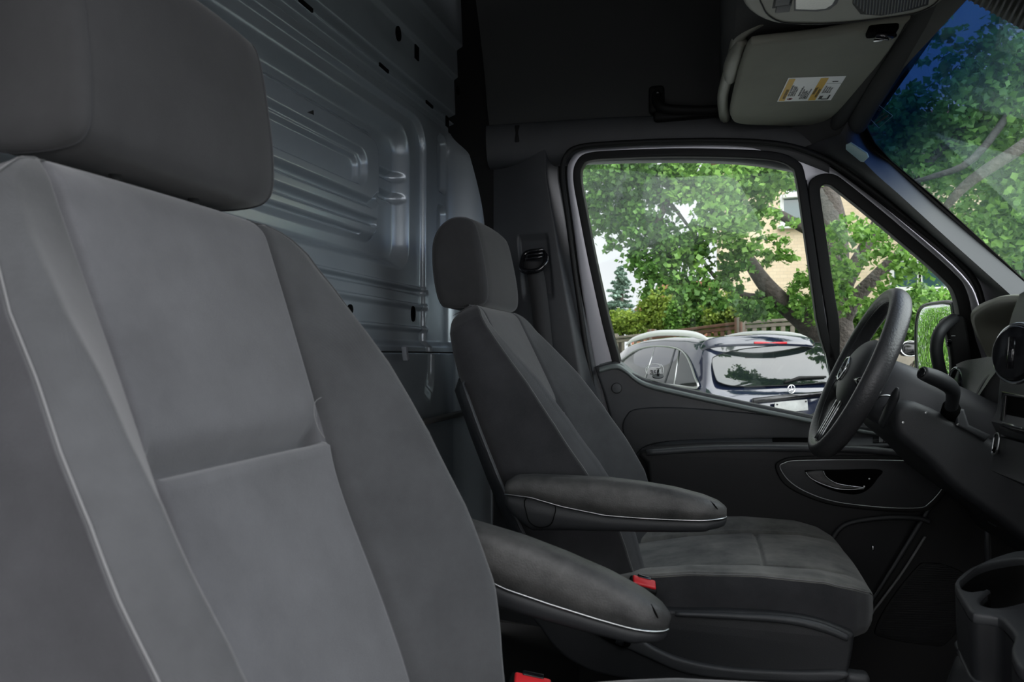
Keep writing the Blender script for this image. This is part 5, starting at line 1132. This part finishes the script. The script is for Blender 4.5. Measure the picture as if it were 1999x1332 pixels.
# ================================================================== PHOTOGRAPHER (stands outside the open passenger door, mirrored in the driver's window)
D('skin', (.50, .27, .20), .5); D('hair', (.02, .016, .013), .6); D('shirt', (.03, .14, .17), .8, var=(14, .6, (.16, .30, .22))); D('jeans', (.03, .04, .08), .85); D('shoe', (.03, .03, .03), .6)
pn = thing('person', 'person in a teal short-sleeved shirt raising a camera, mirrored in the driver window', 'person', (0, -.42, GZ))
def skin(name, verts, edges, radii, m, parent, root=0, sub=2):
    me = bpy.data.meshes.new(name); o0 = np.array(wloc(parent)); me.from_pydata([tuple(np.array(v)-o0) for v in verts], edges, [])
    o = bpy.data.objects.new(name, me); COL.objects.link(o); md = o.modifiers.new('s', 'SKIN'); md.use_smooth_shade = True
    for i, r in enumerate(radii):
        sv = me.skin_vertices[0].data[i]; sv.radius = r if isinstance(r, tuple) else (r, r); sv.use_root = i == root
    sb_ = o.modifiers.new('b', 'SUBSURF'); sb_.levels = sub; sb_.render_levels = sub
    dg = bpy.context.evaluated_depsgraph_get(); m2 = bpy.data.meshes.new_from_object(o.evaluated_get(dg)); bpy.data.objects.remove(o)
    m2.materials.append(MT[m]); m2.polygons.foreach_set('use_smooth', [True]*len(m2.polygons))
    ob = bpy.data.objects.new(name, m2); COL.objects.link(ob); ob.parent = parent; return ob
BV = [(0, -.40, .16), (0, -.39, .30), (0, -.36, .46), (0, -.31, .60), (0, -.265, .67), (0, -.235, .74), (0, -.215, .82), (0, -.21, .89),
      (-.19, -.30, .585), (-.30, -.22, .38), (-.13, -.12, .70), (.19, -.30, .585), (.30, -.22, .38), (.13, -.12, .70),
      (-.10, -.41, .10), (-.12, -.40, -.20), (-.13, -.44, -.54), (.10, -.41, .10), (.12, -.38, -.20), (.13, -.42, -.54), (-.13, -.32, -.585), (.13, -.30, -.585), (-.10, -.085, .77), (.10, -.085, .77)]
BE = [(0, 1), (1, 2), (2, 3), (3, 4), (4, 5), (5, 6), (6, 7), (3, 8), (8, 9), (9, 10), (3, 11), (11, 12), (12, 13), (0, 14), (14, 15), (15, 16), (0, 17), (17, 18), (18, 19), (16, 20), (19, 21), (10, 22), (13, 23)]
BR = [(.15, .11), (.14, .10), (.16, .11), (.15, .10), (.06, .06), (.065, .07), (.082, .098), (.07, .085), .058, .043, .027, .058, .043, .027, .085, .062, .040, .085, .062, .040, .04, .04, .03, .03]
body = skin('body', BV, BE, BR, 'skin', pn)
skin('shirt', [BV[i] for i in (1, 2, 3, 4)]+[(-.19, -.30, .585), (-.25, -.255, .475), (.19, -.30, .585), (.25, -.255, .475), (0, -.40, .14)], [(8, 0), (0, 1), (1, 2), (2, 3), (2, 4), (4, 5), (2, 6), (6, 7)], [(.158, .118), (.175, .125), (.165, .115), (.072, .07), .072, .066, .072, .066, (.165, .125)], 'shirt', pn, 1)
skin('trousers', [BV[i] for i in (0, 14, 15, 16, 17, 18, 19)], [(0, 1), (1, 2), (2, 3), (0, 4), (4, 5), (5, 6)], [(.16, .12), .096, .075, .060, .096, .075, .060], 'jeans', pn)
for s in (-1, 1):
    skin('shoe', [(s*.13, -.46, -.575), (s*.13, -.38, -.585), (s*.132, -.28, -.59)], [(0, 1), (1, 2)], [.05, .05, (.045, .035)], 'shoe', pn, 0)
    # hand wrapped round the camera: palm, four curled fingers and a thumb
    cx = s*.092
    HVt = [(cx, -.085, .775), (cx, -.075, .81)]; HE = [(0, 1)]; HR = [(.026, .018), (.032, .016)]
    for k in range(4):
        z = .79+.018*k; n0 = len(HVt)
        HVt += [(cx-s*.004, -.062, z), (cx-s*.010, -.036+.002*k, z+.002), (cx-s*.030, -.028+.002*k, z+.003), (cx-s*(.046-.003*abs(k-2)), -.032+.002*k, z+.002)]; HE += [(1, n0), (n0, n0+1), (n0+1, n0+2), (n0+2, n0+3)]; HR += [.010, .0092, .0085, .0075]
    n0 = len(HVt); HVt += [(cx-s*.010, -.098, .80), (cx-s*.035, -.108, .815), (cx-s*.052, -.104, .822)]; HE += [(0, n0), (n0, n0+1), (n0+1, n0+2)]; HR += [.012, .0105, .009]
    skin('hand', HVt, HE, HR, 'skin', body, 0)
    G = [[(s*(.082+.012*k), -.235+.018*math.cos(q)*(1-.2*k), .84+.030*math.sin(q)*(1-.25*k)) for q in np.linspace(0, 2*np.pi, 14, endpoint=False)] for k in (0, .6, 1)]
    grid('ear', G, 'skin', body, closed_u=True, cap=True)
# face: nose, mouth, eyes either side of the viewfinder
tube('nose', [(0, -.128, .850), (0, -.112, .825), (0, -.108, .812), (0, -.125, .804)], [.008, .011, .015, .010], 'skin', body, n=10)
tube('mouth', [(-.026, -.134, .776), (0, -.122, .778), (.026, -.134, .776)], [.003, .007, .003], 'ink_red', body, n=8, smooth_n=4)
for s in (-1, 1):
    bm = bmesh.new(); bmesh.ops.create_uvsphere(bm, u_segments=14, v_segments=10, radius=.012); V = [np.array(v.co)+np.array((s*.032, -.134, .848)) for v in bm.verts]; bm.verts.index_update(); F = [[v.index for v in f.verts] for f in bm.faces]; bm.free()
    mk('eye', V, F, 'label_white', body); tube('eyebrow', [(s*.018, -.122, .868), (s*.034, -.122, .872), (s*.050, -.132, .867)], .004, 'hair', body, n=6)
G = []
for k in np.linspace(0, 1, 12):
    a = k*math.pi*.60; G.append([(.098*math.sin(a)*math.cos(q), -.225+.118*math.sin(a)*math.sin(q)-.03*k*(math.sin(q) > -2), .865+.105*math.cos(a)+.045*k*max(0, math.sin(q))) for q in np.linspace(0, 2*np.pi, 26, endpoint=False)])
grid('hair', G, 'hair', body, closed_u=True)
# the camera in the hands: body and lens barrel behind the point of view
pc_ = thing('photo_camera', 'black photo camera held up by the mirrored person', 'camera', (0, -.07, .82))
rbox('camera_body', (0, -.066, .815), (.140, .045, .095), 'plastic_dark', pc_, .010); rbox('viewfinder', (0, -.072, .872), (.045, .05, .028), 'plastic_dark', pc_, .007)
tube('lens_barrel', [(0, -.045, .815), (0, -.026, .817)], .034, 'gloss_black', pc_, n=28)
# a loose pale thread lying on the passenger backrest
tpl = math.tan(math.radians(18.9)); th_c = -.526+tpl*.978+.017
tag(tube('loose_thread', [P(u, v, (1, 0, tpl), th_c) for u, v in [(627, 776), (616, 784), (613, 800), (616, 822), (624, 842), (634, 856)]], .0006, 'piping', None, n=5, smooth_n=5), 'thin pale loose thread curled on the passenger backrest seam', 'thread')
